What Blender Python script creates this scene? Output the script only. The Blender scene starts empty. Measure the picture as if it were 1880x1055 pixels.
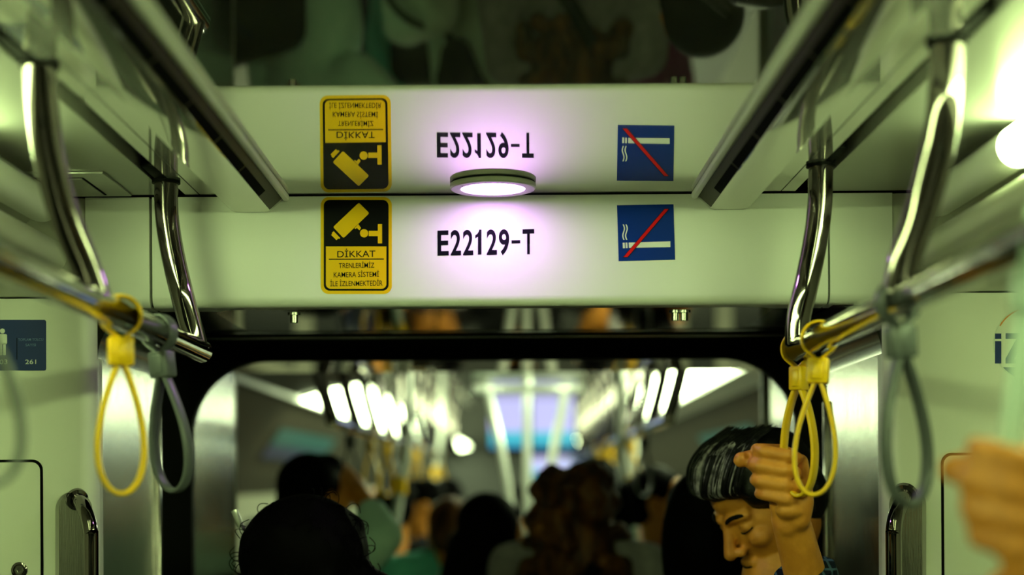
import bpy, bmesh, math, random
from mathutils import Vector, Matrix, Quaternion

# ------------------------------------------------------------------ camera, world, exposure
SC = bpy.context.scene
COL = SC.collection
F = 2900.0                       # focal length in pixels of the 1880 wide frame
VX, VY = 925.0, 893.0            # where the train's long axis vanishes in the frame
ROLL = math.radians(0.35)
ZC = 1.65                        # eye height above the floor
D = 2.417                        # distance of the bulkhead over the gangway
XC = -0.018                      # middle of the car
CZ = ZC + 0.448                  # ceiling height

cam_d = bpy.data.cameras.new('camera')
cam = bpy.data.objects.new('camera', cam_d)
COL.objects.link(cam)
cr, sr = math.cos(ROLL), math.sin(ROLL)
cam.matrix_world = Matrix(((cr, sr, 0, 0), (0, 0, -1, 0), (-sr, cr, 0, ZC), (0, 0, 0, 1)))
cam_d.sensor_width = 36.0
cam_d.lens = F * 36.0 / 1880.0
cam_d.shift_x = (940.0 - VX) / 1880.0
cam_d.shift_y = (VY - 527.5) / 1880.0
cam_d.clip_start = 0.05
cam_d.dof.use_dof = True
cam_d.dof.focus_distance = 2.36
cam_d.dof.aperture_fstop = 1.9
SC.camera = cam

W = bpy.data.worlds.new('dark_tunnel')
SC.world = W
W.use_nodes = True
W.node_tree.nodes['Background'].inputs[0].default_value = (0.5, 0.6, 0.4, 1)
W.node_tree.nodes['Background'].inputs[1].default_value = 0.0

SC.view_settings.view_transform = 'Standard'
SC.view_settings.look = 'None'
SC.view_settings.gamma = 1.0
SC.view_settings.exposure = 0.28
SC.view_settings.use_curve_mapping = False
SC.cycles.max_bounces = 10
SC.cycles.glossy_bounces = 8
SC.cycles.diffuse_bounces = 5
SC.cycles.sample_clamp_indirect = 6.0

TUBE_GLOW = 25.0                  # fluorescent tubes of this car
STRIP_GLOW = 16.0                 # light panels of the next car
PUCK_GLOW = 23.0                 # round stick-on lamp
GREENISH = (0.72, 1.0, 0.37)


def U(px, py, y):
    """world point at distance y that shows at frame pixel px, py"""
    u, v = (px - VX) * y / F, (VY - py) * y / F
    return Vector((u * cr + v * sr, y, ZC - u * sr + v * cr))


def XZ(half, z, y, side):
    return Vector((XC + side * half, y, ZC + z))


# ------------------------------------------------------------------ materials
MATS = {}


def mat(name, col, rough=0.5, metal=0.0, noise=0.0, nscale=20.0, bump=0.0, bscale=200.0, coat=0.0, emit=None, es=0.0, stretch=None, spec=0.5, sheen=0.0):
    m = bpy.data.materials.new(name)
    m.use_nodes = True
    nt = m.node_tree
    b = nt.nodes['Principled BSDF']
    b.inputs['Base Color'].default_value = (*col, 1)
    b.inputs['Roughness'].default_value = rough
    b.inputs['Metallic'].default_value = metal
    b.inputs['Coat Weight'].default_value = coat
    b.inputs['Coat Roughness'].default_value = 0.05
    b.inputs['Specular IOR Level'].default_value = spec
    b.inputs['Sheen Weight'].default_value = sheen
    if emit:
        b.inputs['Emission Color'].default_value = (*emit, 1)
        b.inputs['Emission Strength'].default_value = es
    tc = nt.nodes.new('ShaderNodeTexCoord')
    mp = nt.nodes.new('ShaderNodeMapping')
    nt.links.new(tc.outputs['Object'], mp.inputs['Vector'])
    if stretch:
        mp.inputs['Scale'].default_value = stretch
    if noise:
        n = nt.nodes.new('ShaderNodeTexNoise')
        n.inputs['Scale'].default_value = nscale
        n.inputs['Detail'].default_value = 5
        nt.links.new(mp.outputs[0], n.inputs['Vector'])
        mr = nt.nodes.new('ShaderNodeMapRange')
        mr.inputs['To Min'].default_value = max(0.0, rough - noise)
        mr.inputs['To Max'].default_value = min(1.0, rough + noise)
        nt.links.new(n.outputs['Fac'], mr.inputs['Value'])
        nt.links.new(mr.outputs[0], b.inputs['Roughness'])
    if bump:
        n2 = nt.nodes.new('ShaderNodeTexNoise')
        n2.inputs['Scale'].default_value = bscale
        n2.inputs['Detail'].default_value = 4
        nt.links.new(mp.outputs[0], n2.inputs['Vector'])
        bp = nt.nodes.new('ShaderNodeBump')
        bp.inputs['Strength'].default_value = bump
        bp.inputs['Distance'].default_value = 0.002
        nt.links.new(n2.outputs['Fac'], bp.inputs['Height'])
        nt.links.new(bp.outputs[0], b.inputs['Normal'])
    MATS[name] = m
    return m


def mix_colour(m, c1, c2, scale, lo=0.4, hi=0.6, stretch=(1, 1, 1)):
    """two real colours of one thing, mixed by noise"""
    nt = m.node_tree
    b = nt.nodes['Principled BSDF']
    tc = nt.nodes.new('ShaderNodeTexCoord')
    mp = nt.nodes.new('ShaderNodeMapping')
    mp.inputs['Scale'].default_value = stretch
    n = nt.nodes.new('ShaderNodeTexNoise')
    n.inputs['Scale'].default_value = scale
    n.inputs['Detail'].default_value = 4
    r = nt.nodes.new('ShaderNodeValToRGB')
    r.color_ramp.elements[0].position = lo
    r.color_ramp.elements[0].color = (*c1, 1)
    r.color_ramp.elements[1].position = hi
    r.color_ramp.elements[1].color = (*c2, 1)
    nt.links.new(tc.outputs['Object'], mp.inputs[0])
    nt.links.new(mp.outputs[0], n.inputs['Vector'])
    nt.links.new(n.outputs['Fac'], r.inputs[0])
    nt.links.new(r.outputs[0], b.inputs['Base Color'])
    return m


def mirror_paint(name, refl, rough, dif, share):
    """high-gloss ceiling sheet: mostly mirror, a little white paint"""
    m = bpy.data.materials.new(name)
    m.use_nodes = True
    nt = m.node_tree
    nt.nodes.remove(nt.nodes['Principled BSDF'])
    out = nt.nodes['Material Output']
    g = nt.nodes.new('ShaderNodeBsdfGlossy')
    g.inputs['Color'].default_value = (*refl, 1)
    g.inputs['Roughness'].default_value = rough
    d = nt.nodes.new('ShaderNodeBsdfDiffuse')
    d.inputs['Color'].default_value = (*dif, 1)
    mx = nt.nodes.new('ShaderNodeMixShader')
    mx.inputs[0].default_value = share
    nt.links.new(g.outputs[0], mx.inputs[1])
    nt.links.new(d.outputs[0], mx.inputs[2])
    nt.links.new(mx.outputs[0], out.inputs[0])
    MATS[name] = m
    return m


def lamp(name, col, s):
    return mat(name, (0.8, 0.8, 0.8), 0.4, emit=col, es=s)


M_CEIL = mirror_paint('ceiling_gloss', (0.80, 0.79, 0.77), 0.025, (0.75, 0.75, 0.72), 0.08)
M_CEIL2 = mirror_paint('ceiling_satin', (0.78, 0.78, 0.75), 0.20, (0.42, 0.42, 0.40), 0.6)
M_DUCT = mirror_paint('duct_gloss', (0.78, 0.77, 0.74), 0.05, (0.75, 0.75, 0.72), 0.22)
M_PANEL = mat('header_white', (0.83, 0.83, 0.81), 0.33, noise=0.03, nscale=6, bump=0.02, bscale=60)
M_WALL = mat('wall_cream', (0.86, 0.86, 0.78), 0.38, noise=0.05, nscale=8, bump=0.03, bscale=80)
M_COVE = mat('cove_paint', (0.40, 0.39, 0.34), 0.3, noise=0.05, nscale=8)
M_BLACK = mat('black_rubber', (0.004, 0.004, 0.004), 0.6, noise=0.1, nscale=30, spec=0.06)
M_GROOVE = mat('groove_black', (0.003, 0.003, 0.003), 0.9, spec=0.03)
M_BGLOSS = mat('black_gloss', (0.006, 0.005, 0.005), 0.15, spec=0.25)
M_SOFFIT = mirror_paint('polished_steel_dark', (0.72, 0.68, 0.64), 0.04, (0.03, 0.03, 0.03), 0.08)
M_STEEL = mat('chrome', (0.235, 0.21, 0.21), 0.06, 1.0, noise=0.03, nscale=25)
M_SATIN = mat('satin_steel', (0.92, 0.93, 0.88), 0.24, 0.45, noise=0.05, nscale=20)
M_BRUSH = mat('brushed_steel', (0.62, 0.62, 0.60), 0.22, 1.0, noise=0.08, nscale=14, bump=0.12, bscale=60, stretch=(9, 9, 0.5))
M_YEL = mat('yellow_plastic', (0.76, 0.43, 0.004), 0.32, noise=0.05, nscale=30, spec=0.35)
M_GREY = mat('grey_plastic', (0.085, 0.092, 0.10), 0.38, noise=0.05, nscale=30)
M_TEAL = mat('pale_grey_plastic', (0.42, 0.52, 0.47), 0.38, noise=0.05, nscale=30)
M_SYEL = mat('sticker_yellow', (0.90, 0.54, 0.0), 0.45, spec=0.15)
M_SBLK = mat('sticker_black', (0.002, 0.002, 0.003), 0.4, spec=0.08)
M_INK = mat('lettering_black', (0.002, 0.002, 0.006), 0.4, spec=0.08)
M_SBLUE = mat('sticker_blue', (0.002, 0.030, 0.27), 0.4, noise=0.08, nscale=30, spec=0.08)
M_SRED = mat('sticker_red', (0.75, 0.004, 0.008), 0.4, spec=0.1)
M_SWHITE = mat('sticker_white', (0.85, 0.87, 0.82), 0.4)
M_NAVY = mat('sign_navy', (0.008, 0.03, 0.17), 0.4)
M_NAVYTXT = mat('sign_pale_blue', (0.16, 0.26, 0.50), 0.5)
M_ORANGE = mat('logo_orange', (0.75, 0.28, 0.05), 0.45)
M_PALE = mat('logo_pale_line', (0.75, 0.78, 0.70), 0.45)
M_LAMPB = mat('lamp_housing', (0.50, 0.50, 0.44), 0.3, noise=0.06, nscale=40)
M_LENS = lamp('puck_lens', (0.74, 0.30, 1.0), PUCK_GLOW)
M_TUBE = lamp('tube_lens', GREENISH, TUBE_GLOW)
M_STRIP = lamp('strip_lens', (0.80, 1.0, 0.52), STRIP_GLOW)
M_FLOOR = mat('floor_vinyl', (0.05, 0.05, 0.05), 0.4, noise=0.1, nscale=15, bump=0.05, bscale=300)
M_BELLOW = mat('bellows_rubber', (0.006, 0.006, 0.006), 0.8, spec=0.1, bump=0.2, bscale=60)
M_GLASS = mat('dark_window', (0.01, 0.012, 0.014), 0.06)
M_ADBLUE = mat('advert_teal', (0.01, 0.10, 0.13), 0.4)
M_ADNAVY = mat('advert_navy', (0.012, 0.02, 0.11), 0.4)
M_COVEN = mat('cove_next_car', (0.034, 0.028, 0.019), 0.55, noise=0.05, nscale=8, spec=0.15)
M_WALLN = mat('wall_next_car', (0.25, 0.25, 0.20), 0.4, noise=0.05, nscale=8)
M_STRIPF = mat('duct_brown_strip', (0.035, 0.027, 0.014), 0.5, spec=0.15)
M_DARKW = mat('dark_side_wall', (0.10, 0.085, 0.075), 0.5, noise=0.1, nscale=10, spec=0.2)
M_LIP = mat('lip_white', (0.86, 0.86, 0.82), 0.5)
M_BOLT = mat('bolt_steel', (0.35, 0.34, 0.32), 0.25, 1.0)

# ------------------------------------------------------------------ mesh helpers


def tag(o, label=None, cat=None, group=None, kind=None):
    if label:
        o['label'] = label
    if cat:
        o['category'] = cat
    if group:
        o['group'] = group
    if kind:
        o['kind'] = kind
    return o


def empty(name, loc, label=None, cat=None, group=None):
    o = bpy.data.objects.new(name, None)
    o.empty_display_size = 0.05
    COL.objects.link(o)
    o.location = loc
    return tag(o, label, cat, group)


def origin_of(p):
    v = Vector((0, 0, 0))
    while p is not None:
        v += Vector(p.location)
        p = p.parent
    return v


def link_mesh(name, me, m, parent=None, smooth=True, angle=40):
    """vertices arrive in world space; the object gets its own origin"""
    if parent is not None and parent.type == 'EMPTY':
        loc = Vector((0, 0, 0))
        base = origin_of(parent)
    else:
        xs = [v.co for v in me.vertices]
        lo = Vector((min(c.x for c in xs), min(c.y for c in xs), min(c.z for c in xs)))
        hi = Vector((max(c.x for c in xs), max(c.y for c in xs), max(c.z for c in xs)))
        base = Vector(((lo.x + hi.x) / 2, (lo.y + hi.y) / 2, lo.z))
        loc = base - (origin_of(parent) if parent else Vector((0, 0, 0)))
    me.transform(Matrix.Translation(-base))
    if smooth:
        for p in me.polygons:
            p.use_smooth = True
        me.set_sharp_from_angle(angle=math.radians(angle))
    if m is not None:
        me.materials.clear()
        me.materials.append(m)
    o = bpy.data.objects.new(name, me)
    COL.objects.link(o)
    o.location = loc
    if parent is not None:
        o.parent = parent
    return o


class MB:
    def __init__(self):
        self.bm = bmesh.new()

    def box(self, c, s, bevel=0.0, rot=None, seg=2):
        bm2 = bmesh.new()
        bmesh.ops.create_cube(bm2, size=1.0)
        bmesh.ops.scale(bm2, vec=s, verts=bm2.verts)
        if bevel:
            bmesh.ops.bevel(bm2, geom=list(bm2.edges), offset=bevel, segments=seg, profile=0.5, affect='EDGES')
        if rot is not None:
            bmesh.ops.transform(bm2, matrix=rot.to_4x4(), verts=bm2.verts)
        bmesh.ops.translate(bm2, vec=c, verts=bm2.verts)
        self.merge(bm2)
        return self

    def merge(self, bm2):
        me = bpy.data.meshes.new('t')
        bm2.to_mesh(me)
        bm2.free()
        self.bm.from_mesh(me)
        bpy.data.meshes.remove(me)

    def prism(self, pts, ext):
        """polygon in space, pushed along ext"""
        ext = Vector(ext)
        a = [self.bm.verts.new(p) for p in pts]
        b = [self.bm.verts.new(Vector(p) + ext) for p in pts]
        n = len(a)
        self.bm.faces.new(a)
        self.bm.faces.new(list(reversed(b)))
        for i in range(n):
            self.bm.faces.new((a[(i + 1) % n], a[i], b[i], b[(i + 1) % n]))
        return self

    def sheet(self, rows):
        """grid of points -> quads"""
        vs = [[self.bm.verts.new(p) for p in r] for r in rows]
        for i in range(len(vs) - 1):
            for j in range(len(vs[0]) - 1):
                self.bm.faces.new((vs[i][j], vs[i + 1][j], vs[i + 1][j + 1], vs[i][j + 1]))
        return self

    def ring(self, outer, inner, ext):
        """flat ring between two outlines of equal count, with thickness"""
        ext = Vector(ext)
        n = len(outer)
        o1 = [self.bm.verts.new(p) for p in outer]
        i1 = [self.bm.verts.new(p) for p in inner]
        o2 = [self.bm.verts.new(Vector(p) + ext) for p in outer]
        i2 = [self.bm.verts.new(Vector(p) + ext) for p in inner]
        for k in range(n):
            j = (k + 1) % n
            self.bm.faces.new((o1[k], o1[j], i1[j], i1[k]))
            self.bm.faces.new((o2[j], o2[k], i2[k], i2[j]))
            self.bm.faces.new((o1[j], o1[k], o2[k], o2[j]))
            self.bm.faces.new((i1[k], i1[j], i2[j], i2[k]))
        return self

    def tube(self, pts, r, seg=20, cap=True, radii=None):
        pts = [Vector(p) for p in pts]
        n = len(pts)
        t0 = (pts[1] - pts[0]).normalized()
        up = Vector((0, 0, 1)) if abs(t0.z) < 0.9 else Vector((1, 0, 0))
        nx = t0.cross(up).normalized()
        rows = []
        pt = t0
        for i, p in enumerate(pts):
            t = (pts[min(i + 1, n - 1)] - pts[max(i - 1, 0)]).normalized()
            q = pt.rotation_difference(t)
            nx = (q @ nx).normalized()
            nx = (nx - t * nx.dot(t)).normalized()
            ny = t.cross(nx)
            rr = radii[i] if radii else r
            rows.append([self.bm.verts.new(p + nx * math.cos(2 * math.pi * k / seg) * rr + ny * math.sin(2 * math.pi * k / seg) * rr) for k in range(seg)])
            pt = t
        for i in range(n - 1):
            for k in range(seg):
                j = (k + 1) % seg
                self.bm.faces.new((rows[i][k], rows[i][j], rows[i + 1][j], rows[i + 1][k]))
        if cap:
            self.bm.faces.new(list(reversed(rows[0])))
            self.bm.faces.new(rows[-1])
        return self

    def ribbon(self, pts, wid, w, t, closed=False):
        """flat tape with rounded edges along pts; wid is the across direction (one or one per point)"""
        pts = [Vector(p) for p in pts]
        n = len(pts)
        rows = []
        for i, p in enumerate(pts):
            if closed:
                a, b = pts[(i - 1) % n], pts[(i + 1) % n]
            else:
                a, b = pts[max(i - 1, 0)], pts[min(i + 1, n - 1)]
            tg = (b - a).normalized()
            wd = Vector(wid[i] if isinstance(wid, list) else wid)
            wd = (wd - tg * wd.dot(tg)).normalized()
            nm = tg.cross(wd).normalized()
            prof = []
            for k in range(12):
                a_ = 2 * math.pi * k / 12
                cx, cy = math.cos(a_), math.sin(a_)
                prof.append(p + wd * (math.copysign(abs(cx) ** 0.55, cx) * w / 2) + nm * (math.copysign(abs(cy) ** 0.7, cy) * t / 2))
            rows.append([self.bm.verts.new(q) for q in prof])
        m = len(rows[0])
        for i in range(n if closed else n - 1):
            i2 = (i + 1) % n
            for k in range(m):
                j = (k + 1) % m
                self.bm.faces.new((rows[i][k], rows[i][j], rows[i2][j], rows[i2][k]))
        if not closed:
            self.bm.faces.new(list(reversed(rows[0])))
            self.bm.faces.new(rows[-1])
        return self

    def lathe(self, prof, c, axis=Vector((0, 0, 1)), seg=40):
        """prof: (radius, height) pairs, closed with caps where radius is 0"""
        q = Vector((0, 0, 1)).rotation_difference(Vector(axis))
        rows = []
        for r, h in prof:
            if r <= 1e-6:
                rows.append([self.bm.verts.new(Vector(c) + q @ Vector((0, 0, h)))])
            else:
                rows.append([self.bm.verts.new(Vector(c) + q @ Vector((r * math.cos(2 * math.pi * k / seg), r * math.sin(2 * math.pi * k / seg), h))) for k in range(seg)])
        for i in range(len(rows) - 1):
            a, b = rows[i], rows[i + 1]
            for k in range(seg):
                j = (k + 1) % seg
                if len(a) == 1 and len(b) == 1:
                    continue
                if len(a) == 1:
                    self.bm.faces.new((a[0], b[j], b[k]))
                elif len(b) == 1:
                    self.bm.faces.new((a[k], a[j], b[0]))
                else:
                    self.bm.faces.new((a[k], a[j], b[j], b[k]))
        return self

    def ball(self, c, r, seg=20):
        rr = r if isinstance(r, (tuple, list, Vector)) else (r, r, r)
        bmesh.ops.create_uvsphere(self.bm, u_segments=seg, v_segments=seg // 2, radius=1.0, matrix=Matrix.Translation(c) @ Matrix.Diagonal((*rr, 1)))
        return self

    def build(self, name, m, parent=None, smooth=True, angle=40, fix=True):
        if fix:
            bmesh.ops.recalc_face_normals(self.bm, faces=self.bm.faces)
        me = bpy.data.meshes.new(name)
        self.bm.to_mesh(me)
        self.bm.free()
        return link_mesh(name, me, m, parent, smooth, angle)


def struct(o, label=None):
    o['kind'] = 'structure'
    if label:
        o['label'] = label
    return o


def spline(pts, n=10):
    pts = [Vector(p) for p in pts]
    out = []
    for i in range(len(pts) - 1):
        p0, p1, p2, p3 = pts[max(i - 1, 0)], pts[i], pts[i + 1], pts[min(i + 2, len(pts) - 1)]
        for k in range(n):
            t = k / n
            out.append(0.5 * ((2 * p1) + (p2 - p0) * t + (2 * p0 - 5 * p1 + 4 * p2 - p3) * t * t + (3 * p1 - p0 - 3 * p2 + p3) * t ** 3))
    out.append(pts[-1])
    return out


def rrect(x0, y0, x1, y1, r, n=8, corners=(1, 1, 1, 1)):
    """rounded rectangle outline, 2-D, any axis sense; corners: x1y1, x0y1, x0y0, x1y0"""
    out = []
    sx, sy = (1 if x1 > x0 else -1), (1 if y1 > y0 else -1)
    for (cx, cy, a0), on in zip((((x1 - sx * r), (y1 - sy * r), 0), ((x0 + sx * r), (y1 - sy * r), 90), ((x0 + sx * r), (y0 + sy * r), 180), ((x1 - sx * r), (y0 + sy * r), 270)), corners):
        if on and r > 0:
            for k in range(n + 1):
                a = math.radians(a0 + 90 * k / n)
                out.append((cx + sx * r * math.cos(a), cy + sy * r * math.sin(a)))
        else:
            q = {0: (x1, y1), 90: (x0, y1), 180: (x0, y0), 270: (x1, y0)}[a0]
            out += [q] * 1
    return out


def text_mesh(name, body, o, xd, yd, height, m, parent, width=None, bold=0.0, spacing=1.0, align='LEFT', thick=0.0004):
    """flat lettering whose capitals are `height` tall, set along xd with yd up"""
    cu = bpy.data.curves.new('letters', 'FONT')
    cu.body = body
    cu.size = 1.0
    cu.offset = bold
    cu.space_character = spacing
    cu.resolution_u = 6
    ob = bpy.data.objects.new('letters', cu)
    COL.objects.link(ob)
    dg = bpy.context.evaluated_depsgraph_get()
    dg.update()
    me = bpy.data.meshes.new_from_object(ob.evaluated_get(dg))
    bpy.data.objects.remove(ob)
    bpy.data.curves.remove(cu)
    xs = [v.co.x for v in me.vertices]
    x0, x1 = min(xs), max(xs)
    cap = 0.727
    s = height / cap
    sx = width / (x1 - x0) if width else s
    off = {'LEFT': x0, 'CENTER': (x0 + x1) / 2}[align]
    xd, yd = Vector(xd).normalized(), Vector(yd).normalized()
    nd = xd.cross(yd)
    for v in me.vertices:
        v.co = Vector(o) + xd * ((v.co.x - off) * sx) + yd * (v.co.y * s) + nd * thick
    return link_mesh(name, me, m, parent, smooth=False)


# flat marks on the bulkhead plane: pixel outline -> thin plate standing `lift` proud of it
def plate(pix, depth, lift, t=0.0005):
    pts = [U(x, y, depth) for x, y in pix]
    pts = [Vector((p.x, depth - lift, p.z)) for p in pts]
    return MB().prism(pts, (0, -t, 0))


def circle_px(cx, cy, r, n=32):
    return [(cx + r * math.cos(2 * math.pi * k / n), cy + r * math.sin(2 * math.pi * k / n)) for k in range(n)]


# ------------------------------------------------------------------ the car shell
Y0 = -3.2                        # rear end of what is built of this car
HW = 1.30

# central mirror sheet of the ceiling
struct(MB().box((XC, (Y0 + D - 0.0025) / 2, CZ + 0.01), (0.66, D - 0.0025 - Y0, 0.02)).build('ceiling', M_CEIL, smooth=False))
for s, nm in ((-1, 'left'), (1, 'right')):
    # strip beside the duct, with a fine groove, then the slot for the poles, then the outer sheet
    a = MB()
    for h0, h1 in ((0.325, 0.4425), (0.4445, 0.465)):
        a.box((XC + s * (h0 + h1) / 2, (Y0 + D - 0.006) / 2, CZ + 0.01), (h1 - h0, D - 0.006 - Y0, 0.02))
    struct(a.build('ceiling_inner_' + nm, M_DUCT, smooth=False))
    h0, h1 = 0.49, 0.80
    struct(MB().box((XC + s * (h0 + h1) / 2, (Y0 + D - 0.008) / 2, CZ + 0.01), (h1 - h0, D - 0.008 - Y0, 0.02)).build('ceiling_outer_' + nm, M_CEIL2, smooth=False))
    struct(MB().box((XC + s * 0.4775, (Y0 + D) / 2, CZ + 0.055), (0.06, D - Y0, 0.07)).build('ceiling_slot_' + nm, M_STRIPF, smooth=False))
    # cove sloping from the outer sheet to the side wall
    prof = [(0.66, 0.449), (0.72, 0.40), (0.80, 0.345), (0.95, 0.27), (1.12, 0.12), (1.26, -0.10), (HW, -0.35)]
    rows = [[XZ(h, z, 1.0, s), XZ(h, z, D, s)] for h, z in prof]
    struct(MB().sheet(rows).build('ceiling_cove_' + nm, M_COVE))
    rows = [[XZ(h, z, Y0, s), XZ(h, z, 1.0, s)] for h, z in prof]
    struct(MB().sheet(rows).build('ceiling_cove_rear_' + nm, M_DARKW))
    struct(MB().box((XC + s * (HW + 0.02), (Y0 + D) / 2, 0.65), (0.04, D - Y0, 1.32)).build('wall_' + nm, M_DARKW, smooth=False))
for s, nm in ((-1, '1'), (1, '2')):
    struct(MB().box((XC + s * (HW - 0.006), (Y0 + D) / 2, 1.12), (0.012, D - Y0 - 0.3, 0.78), 0.004).build('window_' + nm, M_GLASS))
struct(MB().box((XC, (Y0 + D) / 2 + 0.3, -0.02), (2.7, D - Y0 + 0.7, 0.04)).build('floor', M_FLOOR, smooth=False))
struct(MB().box((XC, Y0 - 0.02, 1.05), (2.7, 0.04, 2.1)).build('wall_rear', M_FLOOR, smooth=False))
# backing over everything so that the shell is closed
struct(MB().box((XC, (Y0 + D) / 2, CZ + 0.12), (2.7, D - Y0 + 0.1, 0.03)).build('ceiling_backing', M_GROOVE, smooth=False))

# bulkhead over the gangway: three white panels with dark joints
ZB = ZC + 0.277                  # underside of the bulkhead
X_JL, X_JR = U(276, 460, D).x, U(1522, 460, D).x
X_IL, X_IR = -0.626, 0.585       # inside faces of the gangway pillars


def header(name, x0, x1):
    pr = [(D, CZ - 0.0022), (D, ZB + 0.016)]
    for k in range(1, 7):
        a = math.radians(90 * k / 6)
        pr.append((D + 0.016 - 0.016 * math.cos(a), ZB + 0.016 - 0.016 * math.sin(a)))
    pr += [(D + 0.06, ZB), (D + 0.06, CZ - 0.0022)]
    return struct(MB().prism([Vector((x0, y, z)) for y, z in pr], (x1 - x0, 0, 0)).build(name, M_PANEL))


header('wall_header', X_JL + 0.0028, X_JR - 0.0017)
header('wall_header_left', X_IL - 0.012, X_JL - 0.0017)
header('wall_header_right', X_JR + 0.0017, X_IR + 0.012)
struct(MB().box((XC, D + 0.07, ZC + 0.37), (2.6, 0.1, 0.18)).build('wall_header_backing', M_GROOVE, smooth=False))

# end walls either side, with a rounded edge into the steel pillars
for s, nm, xi in ((-1, 'left', X_IL), (1, 'right', X_IR)):
    xo = XC + s * HW
    r = 0.024
    out = [(xo, D)]
    for k in range(7):
        a = math.radians(90 * k / 6)
        out.append((xi + s * r - s * r * math.sin(a), D + r - r * math.cos(a)))
    out += [(xi, D + 0.05), (xo, D + 0.05)]
    z1 = ZC + 0.292
    struct(MB().prism([Vector((x, y, 0)) for x, y in out], (0, 0, z1)).build('wall_front_' + nm, M_WALL))
    # upper cheek above the joint
    struct(MB().prism([Vector((x, y, z1 + 0.003)) for x, y in out], (0, 0, CZ - 0.006 - z1)).build('wall_front_upper_' + nm, M_COVE))
    # steel pillar faces between this car and the frame
    struct(MB().box((xi + s * 0.02, (D + 0.03 + 2.855) / 2, ZC - 0.41), (0.04, 2.855 - D - 0.03, 2.48)).build('wall_pillar_' + nm, M_BRUSH, smooth=False))
    # corner piece rounding the pillar into the soffit
    cc = []
    rr = 0.075
    for k in range(9):
        a = math.radians(90 * k / 8)
        cc.append((xi - s * rr + s * rr * math.cos(a), ZB - rr + rr * math.sin(a)))
    cc.append((xi, ZB))
    struct(MB().prism([Vector((x, D + 0.022, z)) for x, z in cc], (0, 2.855 - D - 0.022, 0)).build('trim_corner_' + nm, M_BGLOSS))

# soffit: black, with an inset polished plate
YF = 2.86
struct(MB().box(((X_IL + X_IR) / 2, (D + 0.07 + YF) / 2, ZB + 0.012), (X_IR - X_IL, YF - D - 0.07, 0.02)).build('trim_soffit', M_BGLOSS, smooth=False))
sof = empty('soffit_plate', U(900, 585, 2.63), 'long polished steel plate with bolts under the white bulkhead, above the black gangway frame', 'plate')
o2 = rrect(U(424, 590, 2.63).x, D + 0.035, U(1392, 590, 2.63).x, 2.80, 0.05)
MB().prism([Vector((x, y, ZB + 0.001)) for x, y in o2], (0, 0, -0.0015)).build('sheet', M_SOFFIT, sof)
for px in (540, 1240, 1256):
    p = U(px, 566, 2.47)
    MB().lathe([(0, -0.016), (0.006, -0.016), (0.006, -0.004), (0.010, -0.004), (0.010, 0), (0, 0)], (p.x, 2.47, ZB - 0.003), seg=12).build('bolt', M_BOLT, sof)

# black rubber frame round the opening
def opening(x0, x1, z1, r, n=14):
    pts = [(x0, 0.0)]
    for k in range(n + 1):
        a = math.radians(180 - 90 * k / n)
        pts.append((x0 + r + r * math.cos(a), z1 - r + r * math.sin(a)))
    for k in range(n + 1):
        a = math.radians(90 - 90 * k / n)
        pts.append((x1 - r + r * math.cos(a), z1 - r + r * math.sin(a)))
    pts.append((x1, 0.0))
    return pts


def portal(name, m, y, t, outer, inner):
    mb = MB()
    n = len(outer)
    ext = Vector((0, t, 0))
    vo = [mb.bm.verts.new((x, y, z)) for x, z in outer]
    vi = [mb.bm.verts.new((x, y, z)) for x, z in inner]
    wo = [mb.bm.verts.new((x, y + t, z)) for x, z in outer]
    wi = [mb.bm.verts.new((x, y + t, z)) for x, z in inner]
    for k in range(n - 1):
        j = k + 1
        mb.bm.faces.new((vo[k], vo[j], vi[j], vi[k]))
        mb.bm.faces.new((wo[j], wo[k], wi[k], wi[j]))
        mb.bm.faces.new((vo[j], vo[k], wo[k], wo[j]))
        mb.bm.faces.new((vi[k], vi[j], wi[j], wi[k]))
    return mb.build(name, m)


YP = 3.17
xl, xr = U(352, 900, YP).x, U(1464, 760, YP).x
ztop = U(900, 660, YP).z
struct(portal('door_1', M_BLACK, YP, 0.03, opening(X_IL - 0.07, X_IR + 0.07, ZB + 0.05, 0.01), opening(xl, xr, ztop, 0.150)))
struct(MB().box(((X_IL + X_IR) / 2, YF - 0.004, ZB - 0.005), (X_IR - X_IL - 0.02, 0.006, 0.006), 0.002).build('trim_1', M_BOLT))
# thin steel edge strips where pillar meets frame
for s, xi, nm in ((-1, X_IL, '2'), (1, X_IR, '3')):
    struct(MB().box((xi - s * 0.004, YF - 0.012, 0.9), (0.008, 0.014, 1.8), 0.002).build('trim_' + nm, M_STEEL))

# folded bellows of the gangway and its floor
rows = []
for k in range(25):
    y = 2.862 + 0.306 * k / 24
    d = 0.018 * (k % 2)
    rows.append([Vector((x, y, z)) for x, z in opening(X_IL - 0.002 - d, X_IR + 0.002 + d, ZB + 0.002 + d, 0.08)])
struct(MB().sheet(rows).build('wall_bellows', M_BELLOW, angle=20))

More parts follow.
